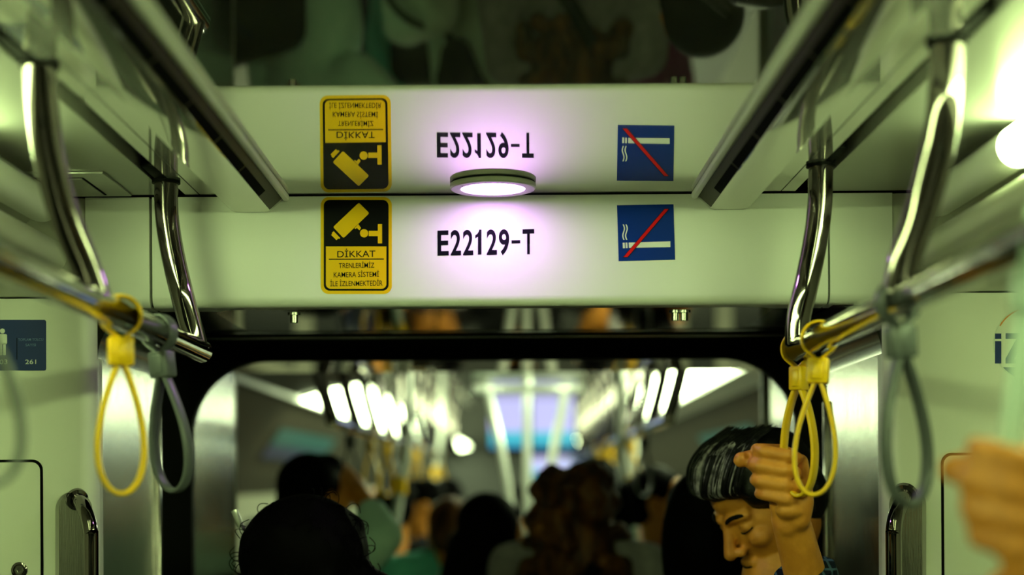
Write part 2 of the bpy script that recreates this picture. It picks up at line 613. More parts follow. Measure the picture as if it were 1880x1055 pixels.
# ------------------------------------------------------------------ ducts, tubes and hatch of the ceiling
def duct(side, word):
    y1 = D - 0.004
    pr = [(0.310, 0.449), (0.310, 0.4440), (0.3160, 0.4412), (0.3365, 0.4225), (0.342, 0.4215), (0.388, 0.4215), (0.3955, 0.424), (0.404, 0.4365), (0.412, 0.449)]
    d = empty('air_duct', XZ(0.36, 0.43, 1.0, side), 'long glossy white air duct along the ceiling with black slots, %s of the round lamp' % word, 'air duct', 'ceiling air ducts')
    MB().prism([XZ(h, z, Y0, side) for h, z in pr], (0, y1 - Y0, 0)).build('housing', M_DUCT, d, angle=25)
    a, b = Vector((0.3165, 0, 0.4405)), Vector((0.3358, 0, 0.4232))
    nrm = Vector((-(b.z - a.z), 0, (b.x - a.x)))
    nrm.normalize()
    if nrm.z > 0:
        nrm = -nrm
    MB().box(XZ(0.3115, 0.4425, (Y0 + y1) / 2, side), (0.010, y1 - Y0, 0.011), 0.004).build('lip', M_LIP, d)
    lead = Vector((-0.76, 0, -0.65)) * 0.0006
    MB().prism([XZ(q.x, q.z, Y0, side) for q in (a + lead * 0.2, b + lead * 0.2, b + lead, a + lead)], (0, y1 - Y0 - 0.012, 0)).build('slot_strip', M_STRIPF, d, smooth=False)
    y = 2.29
    for k in range(12):
        ys = y - 0.172
        q = []
        lo = a.lerp(b, 0.50)
        hi = a.lerp(b, 0.98)
        for h, yy in ((lo, ys), (hi, ys), (hi, y), (lo, y)):
            q.append(XZ(h.x, h.z, yy, side) + Vector((side * lead.x, 0, lead.z)) * 1.2)
        MB().prism(q, Vector((side * lead.x, 0, lead.z))).build('slot', M_GROOVE, d, smooth=False)
        y = ys - 0.007
    return d


duct(-1, 'left')
duct(1, 'right')


def tube_light(side, word):
    h, z, r = 0.652, 0.414, 0.026
    t = empty('tube_light', XZ(h, z, 1.0, side), 'fluorescent tube light with a white end sleeve under the ceiling edge, %s side' % word, 'tube light', 'tube lights along the ceiling edges')
    ye, yl = 2.31, 1.94
    MB().tube([XZ(h, z, yl, side), XZ(h, z, ye - 0.02, side), XZ(h, z, ye - 0.006, side), XZ(h, z, ye, side)], r, 28, radii=[r, r, r * 0.93, r * 0.72]).build('end_sleeve', M_PANEL, t)
    MB().tube([XZ(h, z, Y0 + 0.05, side), XZ(h, z, yl, side)], r * 0.985, 28).build('lens', M_TUBE, t)
    h2, z2, r2 = 0.612, 0.338, 0.020
    return t


tube_light(-1, 'left')
tube_light(1, 'right')


def valance(side, word):
    h, z, r = 0.640, 0.338, 0.025
    ye = 2.31
    c = empty('cable_duct', XZ(h, z, 1.0, side), 'pale round cable conduit running under the tube light, %s side' % word, 'conduit', 'round conduits on the coves')
    MB().tube([XZ(h, z, Y0 + 0.05, side), XZ(h, z, ye - 0.02, side), XZ(h, z, ye - 0.007, side), XZ(h, z, ye - 0.001, side), XZ(h, z, ye, side)], r, 24, radii=[r, r, r * 0.9, r * 0.6, r * 0.2]).build('pipe', M_COVE, c)
    for y in (1.3, 2.2):
        MB().box(XZ(h + 0.03, z + 0.006, y, side), (0.06, 0.02, 0.012), 0.003).build('bracket', M_BOLT, c)


valance(-1, 'left')
valance(1, 'right')

# service hatch in the outer ceiling, left
hp = empty('ceiling_hatch', Vector((-0.68, 2.31, CZ)), 'rectangular service hatch in the ceiling beside the left hanging pole', 'hatch')
hx0, hx1, hy0, hy1 = -0.79, -0.562, 2.225, 2.398
MB().box(((hx0 + hx1) / 2, (hy0 + hy1) / 2, CZ - 0.002), (hx1 - hx0, hy1 - hy0, 0.004), 0.001).build('panel', M_CEIL2, hp)
MB().box(((hx0 + hx1) / 2 - 0.012, (hy0 + hy1) / 2 + 0.006, CZ - 0.0042), (hx1 - hx0 - 0.045, hy1 - hy0 - 0.04, 0.001)).build('seam', M_GROOVE, hp, smooth=False)
MB().box(((hx0 + hx1) / 2 - 0.012, (hy0 + hy1) / 2 + 0.006, CZ - 0.0052), (hx1 - hx0 - 0.051, hy1 - hy0 - 0.046, 0.0012)).build('door', M_CEIL2, hp, smooth=False)
MB().lathe([(0, -0.006), (0.006, -0.006), (0.008, 0), (0, 0)], (-0.70, 2.285, CZ - 0.0055), seg=16).build('latch', M_BOLT, hp)

# ------------------------------------------------------------------ round stick-on lamp
LX, LY = U(905, 345, 2.33).x, 2.332
lp = empty('puck_lamp', Vector((LX, LY, CZ)), 'round glowing puck lamp stuck on the glossy ceiling above the train number', 'lamp')
MB().lathe([(0, 0), (0.0615, 0), (0.0615, -0.0018), (0, -0.0018)], (LX, LY, CZ), seg=64).build('base_ring', M_GROOVE, lp)
MB().lathe([(0.058, -0.0012), (0.0625, -0.0012), (0.0636, -0.002), (0.0636, -0.0075), (0.0615, -0.0095), (0.0485, -0.0098), (0.0475, -0.0092), (0.0475, -0.004), (0.058, -0.0012)], (LX, LY, CZ), seg=64).build('rim', M_LAMPB, lp)
MB().lathe([(0, -0.0088), (0.047, -0.0088), (0.0474, -0.0078), (0, -0.0078)], (LX, LY, CZ), seg=64).build('lens', M_LENS, lp)

# ------------------------------------------------------------------ stickers and number on the bulkhead
def zpx(ox, oy, sc, pts):
    return [(ox + x / sc, oy + y / sc) for x, y in pts]


cs = empty('camera_warning_sticker', U(654, 539, D), 'yellow and black camera surveillance warning sticker on the white bulkhead', 'sticker')
plate(rrect(589, 361.5, 719.5, 539.5, 15), D, 0.0002).build('backing', M_SYEL, cs, smooth=False)
plate(rrect(594.5, 367, 713.5, 533.5, 11), D, 0.0006).build('black_panel', M_SBLK, cs, smooth=False)
plate(rrect(598.5, 452.5, 709.5, 530, 9, corners=(1, 1, 0, 0)), D, 0.0010).build('yellow_panel', M_SYEL, cs, smooth=False)
pg = MB()
for pts in ([(388, 119), (397, 116), (405, 119), (484, 198), (488, 208), (485, 216), (268, 426), (258, 432), (248, 430), (168, 345), (164, 337), (168, 328)],
            [(165, 374), (224, 436), (216, 446), (207, 441), (190, 456), (148, 415), (140, 408), (152, 398), (146, 392)],
            [(356, 346), (392, 308), (417, 345), (402, 365), (378, 342), (366, 354)],
            [(488, 371), (572, 371), (572, 309), (611, 309), (611, 486), (572, 486), (572, 419), (488, 419)]):
    pl = zpx(580, 350, 5.025, pts)
    pts3 = [U(x, y, D) for x, y in pl]
    pg.prism([Vector((p.x, D - 0.0010, p.z)) for p in pts3], (0, -0.0005, 0))
pts3 = [U(x, y, D) for x, y in zpx(580, 350, 5.025, circle_px(445, 393, 38))]
pg.prism([Vector((p.x, D - 0.0010, p.z)) for p in pts3], (0, -0.0005, 0))
pg.build('camera_pictogram', M_SYEL, cs, smooth=False)
RX = Vector((cr, 0, -sr))        # picture-right and picture-up on the bulkhead
RZ = Vector((sr, 0, cr))
FX, FZ = Vector((1, 0, 0.0085)).normalized(), Vector((0, 0, 1))
for body, x, y, wpx, hpx, b in (('DİKKAT', 654.5, 472, 70, 12.2, 0.004), ('TRENLERİMİZ', 655, 491.8, 65, 9.6, 0.004), ('KAMERA SİSTEMİ', 654.5, 508.6, 83, 9.8, 0.004), ('İLE İZLENMEKTEDİR', 654.5, 525, 96, 9.8, 0.004)):
    p = U(x, y, D)
    text_mesh('lettering', body, (p.x, D - 0.0015, p.z), FX, FZ, hpx * D / F, M_INK, cs, width=wpx * D / F, bold=b, align='CENTER')
plate([(604, 475), (705, 474.6), (705, 476.6), (604, 477)], D, 0.0015).build('rule', M_INK, cs, smooth=False)

tn = empty('train_number', U(892, 468, D), 'black train number lettering E22129-T on the white bulkhead under the lamp', 'lettering')
ND = Vector((1, 0, 0.022)).normalized()


def char_at(body, px, wpx):
    q = U(px, 468 - (px - 803.5) * 0.016, D)
    text_mesh('character', body, (q.x, D - 0.0002, q.z), ND, FZ, 46.2 * D / F, M_INK, tn, width=wpx * D / F, bold=0.022)


for body, px, wpx in (('E', 803.5, 20.5), ('2', 827.5, 19), ('2', 850, 19), ('2', 893.5, 19), ('9', 916, 19), ('T', 959.5, 21.5)):
    char_at(body, px, wpx)
one = [(884.0, 467), (877.4, 467), (877.4, 434.5), (872.5, 437.5), (872.5, 431.8), (876.5, 428.8), (879.2, 424), (879.6, 421.3), (884.0, 421.3)]
plate(one, D, 0.0002, 0.0004).build('character', M_INK, tn, smooth=False)
plate([(939, 441), (955, 440.6), (955, 446.4), (939, 446.8)], D, 0.0002, 0.0004).build('character', M_INK, tn, smooth=False)

ns = empty('no_smoking_sticker', U(1186, 478, D), 'square blue no smoking sticker with a red slash on the white bulkhead', 'sticker')
z7 = lambda pts: zpx(1120, 220, 3.907, pts)
plate(z7([(50, 612), (455, 605), (467, 1003), (62, 1013)]), D, 0.0002).build('backing', M_SBLUE, ns, smooth=False)
cg = MB()
for pts in ([(90, 881), (105, 881), (107, 920), (92, 921)], [(111, 880), (124, 880), (126, 919), (113, 920)], [(133, 880), (432, 871), (432, 912), (135, 918)]):
    q = [U(x, y, D) for x, y in z7(pts)]
    cg.prism([Vector((v.x, D - 0.0007, v.z)) for v in q], (0, -0.0004, 0))
for dx in (0, 20):
    c1, c2 = [], []
    for k in range(15):
        t = k / 14
        y = 750 + 110 * t
        x = 90 + dx + 5 * t + 7 * math.sin(t * 2 * math.pi)
        c1.append((x, y))
        c2.append((x + 9, y))
    q = [U(x, y, D) for x, y in z7(c1)]
    q2 = [U(x, y, D) for x, y in z7(c2)]
    cg.sheet([[Vector((v.x, D - 0.0009, v.z)) for v in q], [Vector((v.x, D - 0.0009, v.z)) for v in q2]])
cg.build('cigarette', M_SWHITE, ns, smooth=False)
plate(z7([(90, 987), (126, 987), (426, 638), (388, 638)]), D, 0.0011).build('slash_outline', M_SBLK, ns, smooth=False)
plate(z7([(96, 984), (125, 984), (418, 641), (390, 641)]), D, 0.0016).build('slash', M_SRED, ns, smooth=False)

# blue capacity sign on the left end wall
cp = empty('capacity_sign', U(30, 680, D), 'dark blue passenger capacity sign with 03 and 261 on the left end wall', 'sign')
plate(rrect(-62, 587, 85, 680, 4), D, 0.0002, 0.001).build('backing', M_NAVY, cp, smooth=False)
fig = MB()
for pts in (circle_px(5, 607.5, 4.6), rrect(-3, 613, 13.5, 632, 3), rrect(-0.5, 630, 4.5, 652, 1.5), rrect(6, 630, 11, 652, 1.5)):
    q = [U(x, y, D) for x, y in pts]
    fig.prism([Vector((v.x, D - 0.0012, v.z)) for v in q], (0, -0.0004, 0))
fig.build('standing_figure', M_SWHITE, cp, smooth=False)
for body, x, y, w_, h_, m_ in (('TOPLAM YOLCU', 57, 625.5, 46, 5, M_NAVYTXT), ('SAYISI', 57, 635.5, 19, 5, M_NAVYTXT), ('261', 57, 668, 20, 8.5, M_SWHITE), ('03', 7, 668, 14, 8.5, M_SWHITE)):
    p = U(x, y, D)
    text_mesh('lettering', body, (p.x, D - 0.0013, p.z), FX, FZ, h_ * D / F, m_, cp, width=w_ * D / F, bold=0.002, align='CENTER')
plate([(31, 620), (32.2, 620), (32.2, 660), (31, 660)], D, 0.0012).build('divider', M_SBLK, cp, smooth=False)

# round operator emblem on the right end wall
em = empty('round_emblem', U(1893, 700, D), 'round navy and orange operator emblem on the right end wall, cut by the picture edge', 'emblem')
ecx, ecy, er = 1893, 631, 70


def arc_band(r0, r1, a0, a1, n=30):
    o = [(ecx + r1 * math.cos(math.radians(a0 + (a1 - a0) * k / n)), ecy - r1 * math.sin(math.radians(a0 + (a1 - a0) * k / n))) for k in range(n + 1)]
    i = [(ecx + r0 * math.cos(math.radians(a0 + (a1 - a0) * k / n)), ecy - r0 * math.sin(math.radians(a0 + (a1 - a0) * k / n))) for k in range(n + 1)]
    return o, i


def arc_piece(name, r0, r1, a0, a1, m):
    o, i = arc_band(r0, r1, a0, a1)
    return plate(o + list(reversed(i)), D, 0.0004, 0.0004).build(name, m, em, smooth=False)


arc_piece('outline', er - 2.2, er, 0, 359.9, M_PALE)
arc_piece('orange_arc', er - 5, er - 2.4, 60, 150, M_ORANGE)
segpts = []
for k in range(25):
    a = math.radians(-150 + 120 * k / 24)
    segpts.append((ecx + (er - 3) * math.cos(a), ecy - (er - 3) * math.sin(a)))
plate([q for q in segpts if q[1] > 670] , D, 0.0004).build('lower_cap', M_NAVY, em, smooth=False)
ii = MB()
for pts in ([(1826.5, 612), (1838, 612), (1838, 622), (1826.5, 622)], [(1826.5, 626), (1838, 626), (1838, 667), (1826.5, 667)],
            [(1846, 611.5), (1884, 611.5), (1884, 622), (1862, 659), (1884, 659), (1884, 667), (1846, 667), (1846, 658), (1866, 622), (1846, 622)]):
    q = [U(x, y, D) for x, y in pts]
    ii.prism([Vector((v.x, D - 0.0006, v.z)) for v in q], (0, -0.0004, 0))
ii.build('letters', M_NAVY, em, smooth=False)

# ------------------------------------------------------------------ cabinets and grab handles in the end walls
def cabinet(side, label, x_edge, y_top, lock):
    """hatch whose inner upper corner shows at frame pixel x_edge, y_top"""
    c = empty('cabinet_door', U(x_edge, y_top, D) + Vector((side * 0.2, 0, -0.6)), label, 'cabinet door', 'end wall cabinets')
    p = U(x_edge, y_top, D)
    x0, x1 = p.x, XC + side * (HW - 0.05)
    z1, z0 = p.z, 0.55
    g = 0.0042
    o = [Vector((x, D - 0.0018, z)) for x, z in rrect(x0 + side * 0, z0, x1, z1, 0.016)]
    i = [Vector((x, D - 0.0018, z)) for x, z in rrect(x0 + side * g, z0 + g, x1 - side * g, z1 - g, 0.013)]
    MB().ring(o, i, (0, 0.0012, 0)).build('gasket', M_GROOVE, c, smooth=False)
    MB().prism([Vector((v.x, D - 0.0024, v.z)) for v in i], (0, 0.0018, 0)).build('leaf', M_WALL, c, smooth=False)
    if lock:
        q = U(*lock, D)
        MB().lathe([(0.0125, 0), (0.0125, 0.003), (0.0105, 0.0042), (0.009, 0.0042), (0.0085, 0.001), (0, 0.001)], (q.x, D - 0.0016, q.z), axis=(0, -1, 0), seg=32).build('lock_ring', M_STEEL, c)
        MB().lathe([(0, 0.0015), (0.0075, 0.0015), (0.0075, 0.0035), (0.004, 0.0035), (0.004, 0.002), (0, 0.002)], (q.x, D - 0.0016, q.z), axis=(0, -1, 0), seg=6).build('lock_core', M_BOLT, c)


cabinet(-1, 'white cabinet door with a round key lock in the left end wall', 79, 843, (37, 1046))
cabinet(1, 'white cabinet door in the right end wall behind the blurred hand', 1727, 831, None)


def grab(side, label, pts, recess):
    g = empty('grab_handle', U(*pts[-1]), label, 'grab handle', 'grab handles on the end walls')
    r = 0.0112 if side < 0 else 0.0122
    w = [U(x, y, yy) for x, y, yy in pts]
    MB().tube(spline(w, 10), r, 24).build('bar', M_STEEL, g)
    a = w[0]
    MB().lathe([(r * 1.55, -0.002), (r * 1.5, 0.004), (r * 1.05, 0.006), (r, 0.0)], a, axis=(w[1] - w[0]).normalized(), seg=28).build('collar', M_STEEL, g)
    (x0, y0, x1, y1) = recess
    c = [U(x, y, D) for x, y in rrect(x0, y0, x1, y1, abs(x1 - x0) / 2 - 0.5, n=10)]
    cx = sum(v.x for v in c) / len(c)
    o = [Vector((v.x, D - 0.0012, v.z)) for v in c]
    i = [Vector((cx + (v.x - cx) * 0.80, D - 0.0004, v.z - 0.008 if k < 22 else v.z)) for k, v in enumerate(c)]
    MB().ring(o, i, (0, 0.0004, 0)).build('recess_rim', M_COVE, g)
    MB().prism([Vector((v.x, D - 0.0006, v.z)) for v in i], (0, 0.0004, 0)).build('recess', M_BRUSH, g, smooth=False)


grab(-1, 'chrome grab handle in a long recess by the left steel pillar', [(141, 916, D - 0.004), (150, 925, D - 0.022), (160, 948, D - 0.045), (166, 975, D - 0.055), (167, 1010, D - 0.055), (168, 1300, D - 0.055)], (102, 902, 170, 1500))
grab(1, 'chrome grab handle in a long recess by the right steel pillar', [(1662, 906, D - 0.004), (1655, 922, D - 0.022), (1645, 948, D - 0.045), (1641, 975, D - 0.055), (1641, 1010, D - 0.055), (1644, 1300, D - 0.055)], (1632, 893, 1700, 1500))

# small bolt standing on the right cove
bs = empty('cove_bolt', U(1710, 480, 2.28), 'small steel bolt sticking out of the cream cove above the right rail', 'bolt')
MB().lathe([(0, 0.0), (0.008, 0.0), (0.008, 0.006), (0.004, 0.006), (0.004, 0.014), (0, 0.014)], U(1707, 484, 2.39), axis=(0.3, -1, 0.3), seg=6).build('nut', M_BOLT, bs)
MB().tube([U(1707, 484, 2.41), U(1710, 476, 2.37)], 0.003, 10).build('stud', M_BOLT, bs)

# ------------------------------------------------------------------ rails and hanging poles
def rail(side, label, end_px, yend, poles):
    h = 0.432
    r = 0.0172
    re = U(*end_px, yend)
    g = empty('handrail', Vector((re.x, 1.5, re.z)), label, 'handrail', 'ceiling handrails of this car')
    xr_, zr_ = re.x, re.z
    MB().tube([(xr_, Y0 + 0.1, zr_), (xr_, 0.8, zr_), (xr_, yend - 0.004, zr_), (xr_, yend, zr_)], r, 32, radii=[r, r, r, r * 0.9]).build('rail', M_STEEL, g)
    for pts in poles:
        w = spline([U(x, y, yy) for x, y, yy in pts], 12)
        w[-1] = Vector((xr_, w[-1].y, zr_ + 0.004))
        a = Vector((w[0].x, w[0].y, CZ))
        w[0] = a + Vector((0, 0, 0.012))
        MB().tube(w, 0.0172, 28).build('hanging_pole', M_STEEL, g)
        MB().box(a + Vector((0, -0.035, 0.010)), (0.030, 0.13, 0.019), 0.003).tube([a + Vector((0, 0, -0.004)), a + Vector((0, 0, 0.012))], 0.0205, 24).build('socket_shadow', M_BLACK, g)  # black block and collar stand in for the slot's shadow round the pole
    return g


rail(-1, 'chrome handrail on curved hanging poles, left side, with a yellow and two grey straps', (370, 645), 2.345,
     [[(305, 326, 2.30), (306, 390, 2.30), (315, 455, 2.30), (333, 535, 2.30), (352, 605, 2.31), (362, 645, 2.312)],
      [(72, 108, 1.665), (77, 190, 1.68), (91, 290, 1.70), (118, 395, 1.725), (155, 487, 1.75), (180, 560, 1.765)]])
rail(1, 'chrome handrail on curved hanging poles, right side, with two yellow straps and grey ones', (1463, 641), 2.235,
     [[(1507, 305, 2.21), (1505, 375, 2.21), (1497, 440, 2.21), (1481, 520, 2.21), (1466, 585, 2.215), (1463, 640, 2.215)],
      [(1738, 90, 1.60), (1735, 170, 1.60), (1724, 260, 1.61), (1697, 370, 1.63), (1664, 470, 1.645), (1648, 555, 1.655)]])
RL = U(370, 645, 2.345)
RR = U(1463, 641, 2.235)

# ------------------------------------------------------------------ hand straps
def strap(name_label, y, rail_pt, m, yaw, group, loop_w=0.051, loop_l=0.152, drop=0.026, lean=(0.0, 0.0), twist=0.0, bw=0.028, pinch=1.0, waist=0.45):
    """strap hung over a rail: tape round the rail, buckle, teardrop loop. yaw turns it about the vertical"""
    c = Vector((rail_pt.x, y, rail_pt.z))
    g = empty('hand_strap', c, name_label, 'hand strap', group)
    ln = Vector((lean[0], lean[1], -1)).normalized()
    u = Vector((math.cos(yaw), math.sin(yaw), 0))
    u = (u - ln * u.dot(ln)).normalized()          # across the loop
    n = u.cross(ln).normalized()                   # across the tape
    R = 0.0225
    top = []
    bt = c + ln * drop
    for k in range(25):
        a = math.radians(-42 + 264 * k / 24)
        top.append(c + u * R * math.cos(a) * 1.02 - ln * R * math.sin(a))
    path = [bt + u * 0.0035] + top + [bt - u * 0.0035]
    MB().ribbon(path, n, 0.019, 0.0042).build('rail_loop', m, g)
    rot = Matrix((u, n, -ln)).transposed()
    MB().box(bt + ln * 0.016, (bw, 0.024, 0.034), 0.003, rot).box(bt + ln * 0.016, (bw * 0.55, 0.028, 0.024), 0.002, rot).build('buckle', m, g)
    q = Quaternion(ln, twist)
    u2, n2 = q @ u, q @ n
    s0 = bt + ln * 0.031
    loop = []
    N = 44
    for k in range(N + 1):
        t = k / N
        a = math.pi * (2 * t - 1)                   # -pi .. pi, 0 at the bottom
        dn = (1 + math.cos(a)) / 2                  # 0 at the neck, 1 at the bottom
        wv = math.sin(a) * (0.5 * loop_w) * (dn ** waist) * 1.28
        loop.append(s0 + ln * (loop_l * (dn ** 0.92)) + u2 * (wv * pinch + (0.004 if a > 0 else -0.004) * (1 - dn)))
    MB().ribbon(loop, n2, 0.0185, 0.0066).build('grip_loop', m, g)
    return g


YS, GS = 'yellow hand straps', 'grey hand straps'
ly = lambda px: (RL.x - 0) * F / (px - VX)
strap('yellow hand strap hanging alone on the left handrail, beside a grey strap', 1.850, RL, M_YEL, math.radians(24), YS, lean=(-0.004, 0))
strap('grey hand strap on the left handrail next to the yellow one, nearest the gangway', 2.055, RL, M_GREY, math.radians(-24), GS, lean=(0.10, 0), loop_w=0.050, loop_l=0.150)
strap('blurred grey hand strap cut by the left edge of the picture', 1.32, RL, M_GREY, math.radians(30), GS, loop_w=0.052, loop_l=0.142, lean=(0.11, 0))
strap('yellow hand strap held by a raised hand at the end of the right handrail', 2.222, RR + Vector((0, 0, 0)), M_YEL, math.radians(-38), YS, lean=(0.0, 0.0), loop_w=0.042, loop_l=0.150, waist=0.30, twist=0.0, bw=0.021)
strap('yellow hand strap hanging free in front of the raised hand, right handrail', 2.075, RR, M_YEL, math.radians(-16), YS, lean=(-0.045, 0), loop_w=0.050, loop_l=0.148)
strap('dark grey hand strap hanging in front of the right chrome grab handle', 1.66, RR, M_GREY, math.radians(22), GS, lean=(0.05, 0), loop_w=0.049, loop_l=0.157)
strap('pale blurred hand strap pulled down by the big orange hand at right edge', 1.23, RR, M_TEAL, math.radians(72), GS, lean=(-0.13, 0.0), loop_w=0.014, loop_l=0.15)

# ------------------------------------------------------------------ the next car, a little turned to the right
def N(x, y, z):
    return Vector((XC + x + (y - 3.4) * 0.0138, y, ZC + z + (y - 3.4) * 0.0045))


NY0, NY1 = 3.202, 21.0


def run(prof, y0, y1):
    """open section drawn along the car"""
    return MB().sheet([[N(x, y0, z), N(x, y1, z)] for x, z in prof])


for s, nm in ((-1, 'left'), (1, 'right')):
    hx = 0.641 if s < 0 else 0.654
    a, b = N(s * hx, NY0, 0), N(s * hx, 3.84, 0)
    struct(MB().prism([Vector((a.x, NY0, 0)), Vector((b.x, 3.84, 0)), Vector((b.x + s * 0.05, 3.84, 0)), Vector((a.x + s * 0.05, NY0, 0))], (0, 0, ZB)).build('wall_pillar_next_' + nm, M_BRUSH, smooth=False))
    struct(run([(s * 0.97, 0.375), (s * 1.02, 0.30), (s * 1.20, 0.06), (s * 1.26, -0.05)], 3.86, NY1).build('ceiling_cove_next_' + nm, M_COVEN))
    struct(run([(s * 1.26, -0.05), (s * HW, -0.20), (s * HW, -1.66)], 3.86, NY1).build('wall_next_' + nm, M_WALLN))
    for k in range(6):
        y = 5.0 + 2.6 * k
        q = [N(s * (HW - 0.012), yy, zz) for yy, zz in rrect(y, -0.80, y + 1.7, -0.17, 0.06)]
        struct(MB().prism(q, (s * 0.01, 0, 0)).build('window_%d' % (3 + k + (6 if s > 0 else 0)), M_GLASS, smooth=False))
    # long light panel
    t = empty('light_panel', N(s * 0.8, 4.4, 0.40), 'long bright light panel under the next car ceiling, %s' % ('left of the centre poles' if s < 0 else 'right of the centre poles'), 'light panel', 'light panels of the next car')
    run([(s * 0.66, 0.442), (s * 0.80, 0.415), (s * 0.93, 0.372)] if s < 0 else [(0.62, 0.445), (0.72, 0.43), (0.82, 0.40)], 7.0 if s < 0 else 5.2, 20.5).build('lens', M_STRIP, t)
    fr = run([(s * 0.935, 0.385), (s * 0.935, 0.366), (s * 0.97, 0.372)] if s < 0 else [(0.825, 0.41), (0.825, 0.39), (0.97, 0.372)], 4.0, 20.6)
    struct(run([(s * 0.62, 0.450), (s * 0.80, 0.425), (s * 0.94, 0.385)] , 3.86, 7.0 if s < 0 else 5.2).build('trim_light_cover_' + nm, M_COVEN))
    fr.build('frame', M_PANEL, t)
    ad = empty('advert_panel', N(s * 1.12, 8.3, 0.15), 'teal and navy advert panel on the cove of the next car, %s' % ('left side' if s < 0 else 'right side'), 'advert')
    y0_, y1_ = (7.2, 9.3) if s < 0 else (6.9, 9.0)
    run([(s * 1.045, 0.255), (s * 1.10, 0.18)], y0_, y1_).build('upper_field', M_ADBLUE, ad, smooth=False)
    run([(s * 1.10, 0.18), (s * 1.145, 0.12)], y0_, y1_).build('lower_field', M_ADNAVY, ad, smooth=False)
struct(run([(-0.66, 0.448), (0.66, 0.448)], 3.86, NY1).build('ceiling_next', M_CEIL, smooth=False))
struct(run([(-1.32, 0.52), (1.32, 0.52)], 3.3, NY1).build('ceiling_backing_next', M_GROOVE, smooth=False))
struct(run([(-1.32, -1.65), (1.32, -1.65)], 2.95, NY1).build('floor_next', M_FLOOR, smooth=False))
struct(MB().sheet([[N(-1.32, NY1, -1.66), N(-1.32, NY1, 0.52)], [N(1.32, NY1, -1.66), N(1.32, NY1, 0.52)]]).build('wall_next_end', M_FLOOR, smooth=False))
struct(MB().box((N(0, 3.6, 0).x, 3.52, ZB + 0.012), (1.4, 0.62, 0.02)).build('trim_soffit_next', M_SOFFIT, smooth=False))
struct(MB().box((N(0, 3.8, 0).x, 3.85, ZC + 0.37), (2.6, 0.02, 0.175)).build('wall_header_next', M_PANEL, smooth=False))
for s, nm in ((-1, 'left'), (1, 'right')):
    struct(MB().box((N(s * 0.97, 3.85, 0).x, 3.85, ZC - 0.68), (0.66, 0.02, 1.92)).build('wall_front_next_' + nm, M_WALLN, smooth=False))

# rails, poles and straps of the next car
for s, wd in ((-1, 'left'), (1, 'right')):
    g = empty('handrail', N(s * 0.44, 4.15, 0.17), 'dark handrail with curved hanging poles in the next car, %s of the screens' % wd, 'handrail', 'handrails of the next car')
    MB().tube([N(s * 0.44, 4.12, 0.17), N(s * 0.44, 9.0, 0.17), N(s * 0.44, 15.0, 0.17)], 0.0172, 16).build('rail', M_STEEL, g)
    for k in range(14):
        y = 4.15 + 0.62 * k
        MB().tube(spline([N(s * 0.49, y, 0.45), N(s * 0.488, y, 0.36), N(s * 0.467, y, 0.26), N(s * 0.44, y, 0.172)], 5), 0.0172, 14).build('hanging_pole', M_STEEL, g)
    spots = [(4.55, 'g'), (5.15, 'y'), (5.75, 'y'), (5.95, 'g'), (7.4, 'y'), (7.9, 'g'), (9.2, 'y')] if s < 0 else [(5.0, 'g'), (5.6, 'y'), (5.95, 'g'), (7.0, 'y'), (8.0, 'y'), (8.8, 'g')]
    order = ['first', 'second', 'third', 'fourth', 'fifth', 'sixth', 'seventh']
    for i, (y, c) in enumerate(spots):
        p = N(s * 0.44, y, 0.17)
        strap('%s hand strap on the next car %s handrail, %s from the gangway' % ('yellow' if c == 'y' else 'grey', wd, order[i]), y, p, M_YEL if c == 'y' else M_GREY, random.Random(i).uniform(-0.5, 0.5), (YS if c == 'y' else GS) + ' in the next car', lean=(random.Random(i + 9).uniform(-0.05, 0.05), 0))

# centre pole cluster with its bright cross bars
cp_ = empty('centre_pole_cluster', N(0.05, 6.0, -1.65), 'bright three legged centre grab pole with cross bars under the ceiling of the next car', 'grab pole')
for y_px in (689, 714):
    a, b = U(868, y_px, 6.0), U(1072, y_px, 6.0)
    MB().tube([a, b], 0.019, 16).build('cross_bar', M_SATIN, cp_)
for pts in ([(893, 700), (905, 760), (925, 850), (948, 1000), (957, 1090)], [(1040, 700), (1030, 760), (1013, 850), (994, 1000), (988, 1090)], [(968, 690), (968, 800), (969, 950), (970, 1090)]):
    MB().tube(spline([U(x, y, 6.0) for x, y in pts], 6), 0.0165, 14).build('pole', M_SATIN, cp_)
pb = U(970, 1088, 6.0)
MB().tube([pb, Vector((pb.x, pb.y, 0.0))], 0.022, 16).build('post', M_SATIN, cp_)
MB().tube([U(968, 702, 6.0), Vector((U(968, 702, 6.0).x, 6.0, N(0, 6, 0.448).z))], 0.02, 14).build('ceiling_socket', M_SATIN, cp_)

# two ceiling spots over the pole cluster
M_SPOT = lamp('spot_lens', (0.80, 1.0, 0.55), 90.0)
for px, lb in ((900, 'round ceiling spot over the left leg of the bright centre poles'), (1045, 'round ceiling spot over the right leg of the bright centre poles')):
    q = U(px, 640, 5.72)
    c = Vector((q.x, 5.72, N(0, 5.72, 0.448).z))
    g = empty('ceiling_spot', c, lb, 'ceiling spot', 'ceiling spots of the next car')
    MB().lathe([(0.052, 0), (0.052, -0.006), (0.044, -0.008), (0.043, -0.004), (0.043, 0), (0.052, 0)], c, seg=32).build('rim', M_STEEL, g)
    MB().lathe([(0, -0.003), (0.0425, -0.003), (0.0425, -0.001), (0, -0.001)], c, seg=32).build('lens', M_SPOT, g)

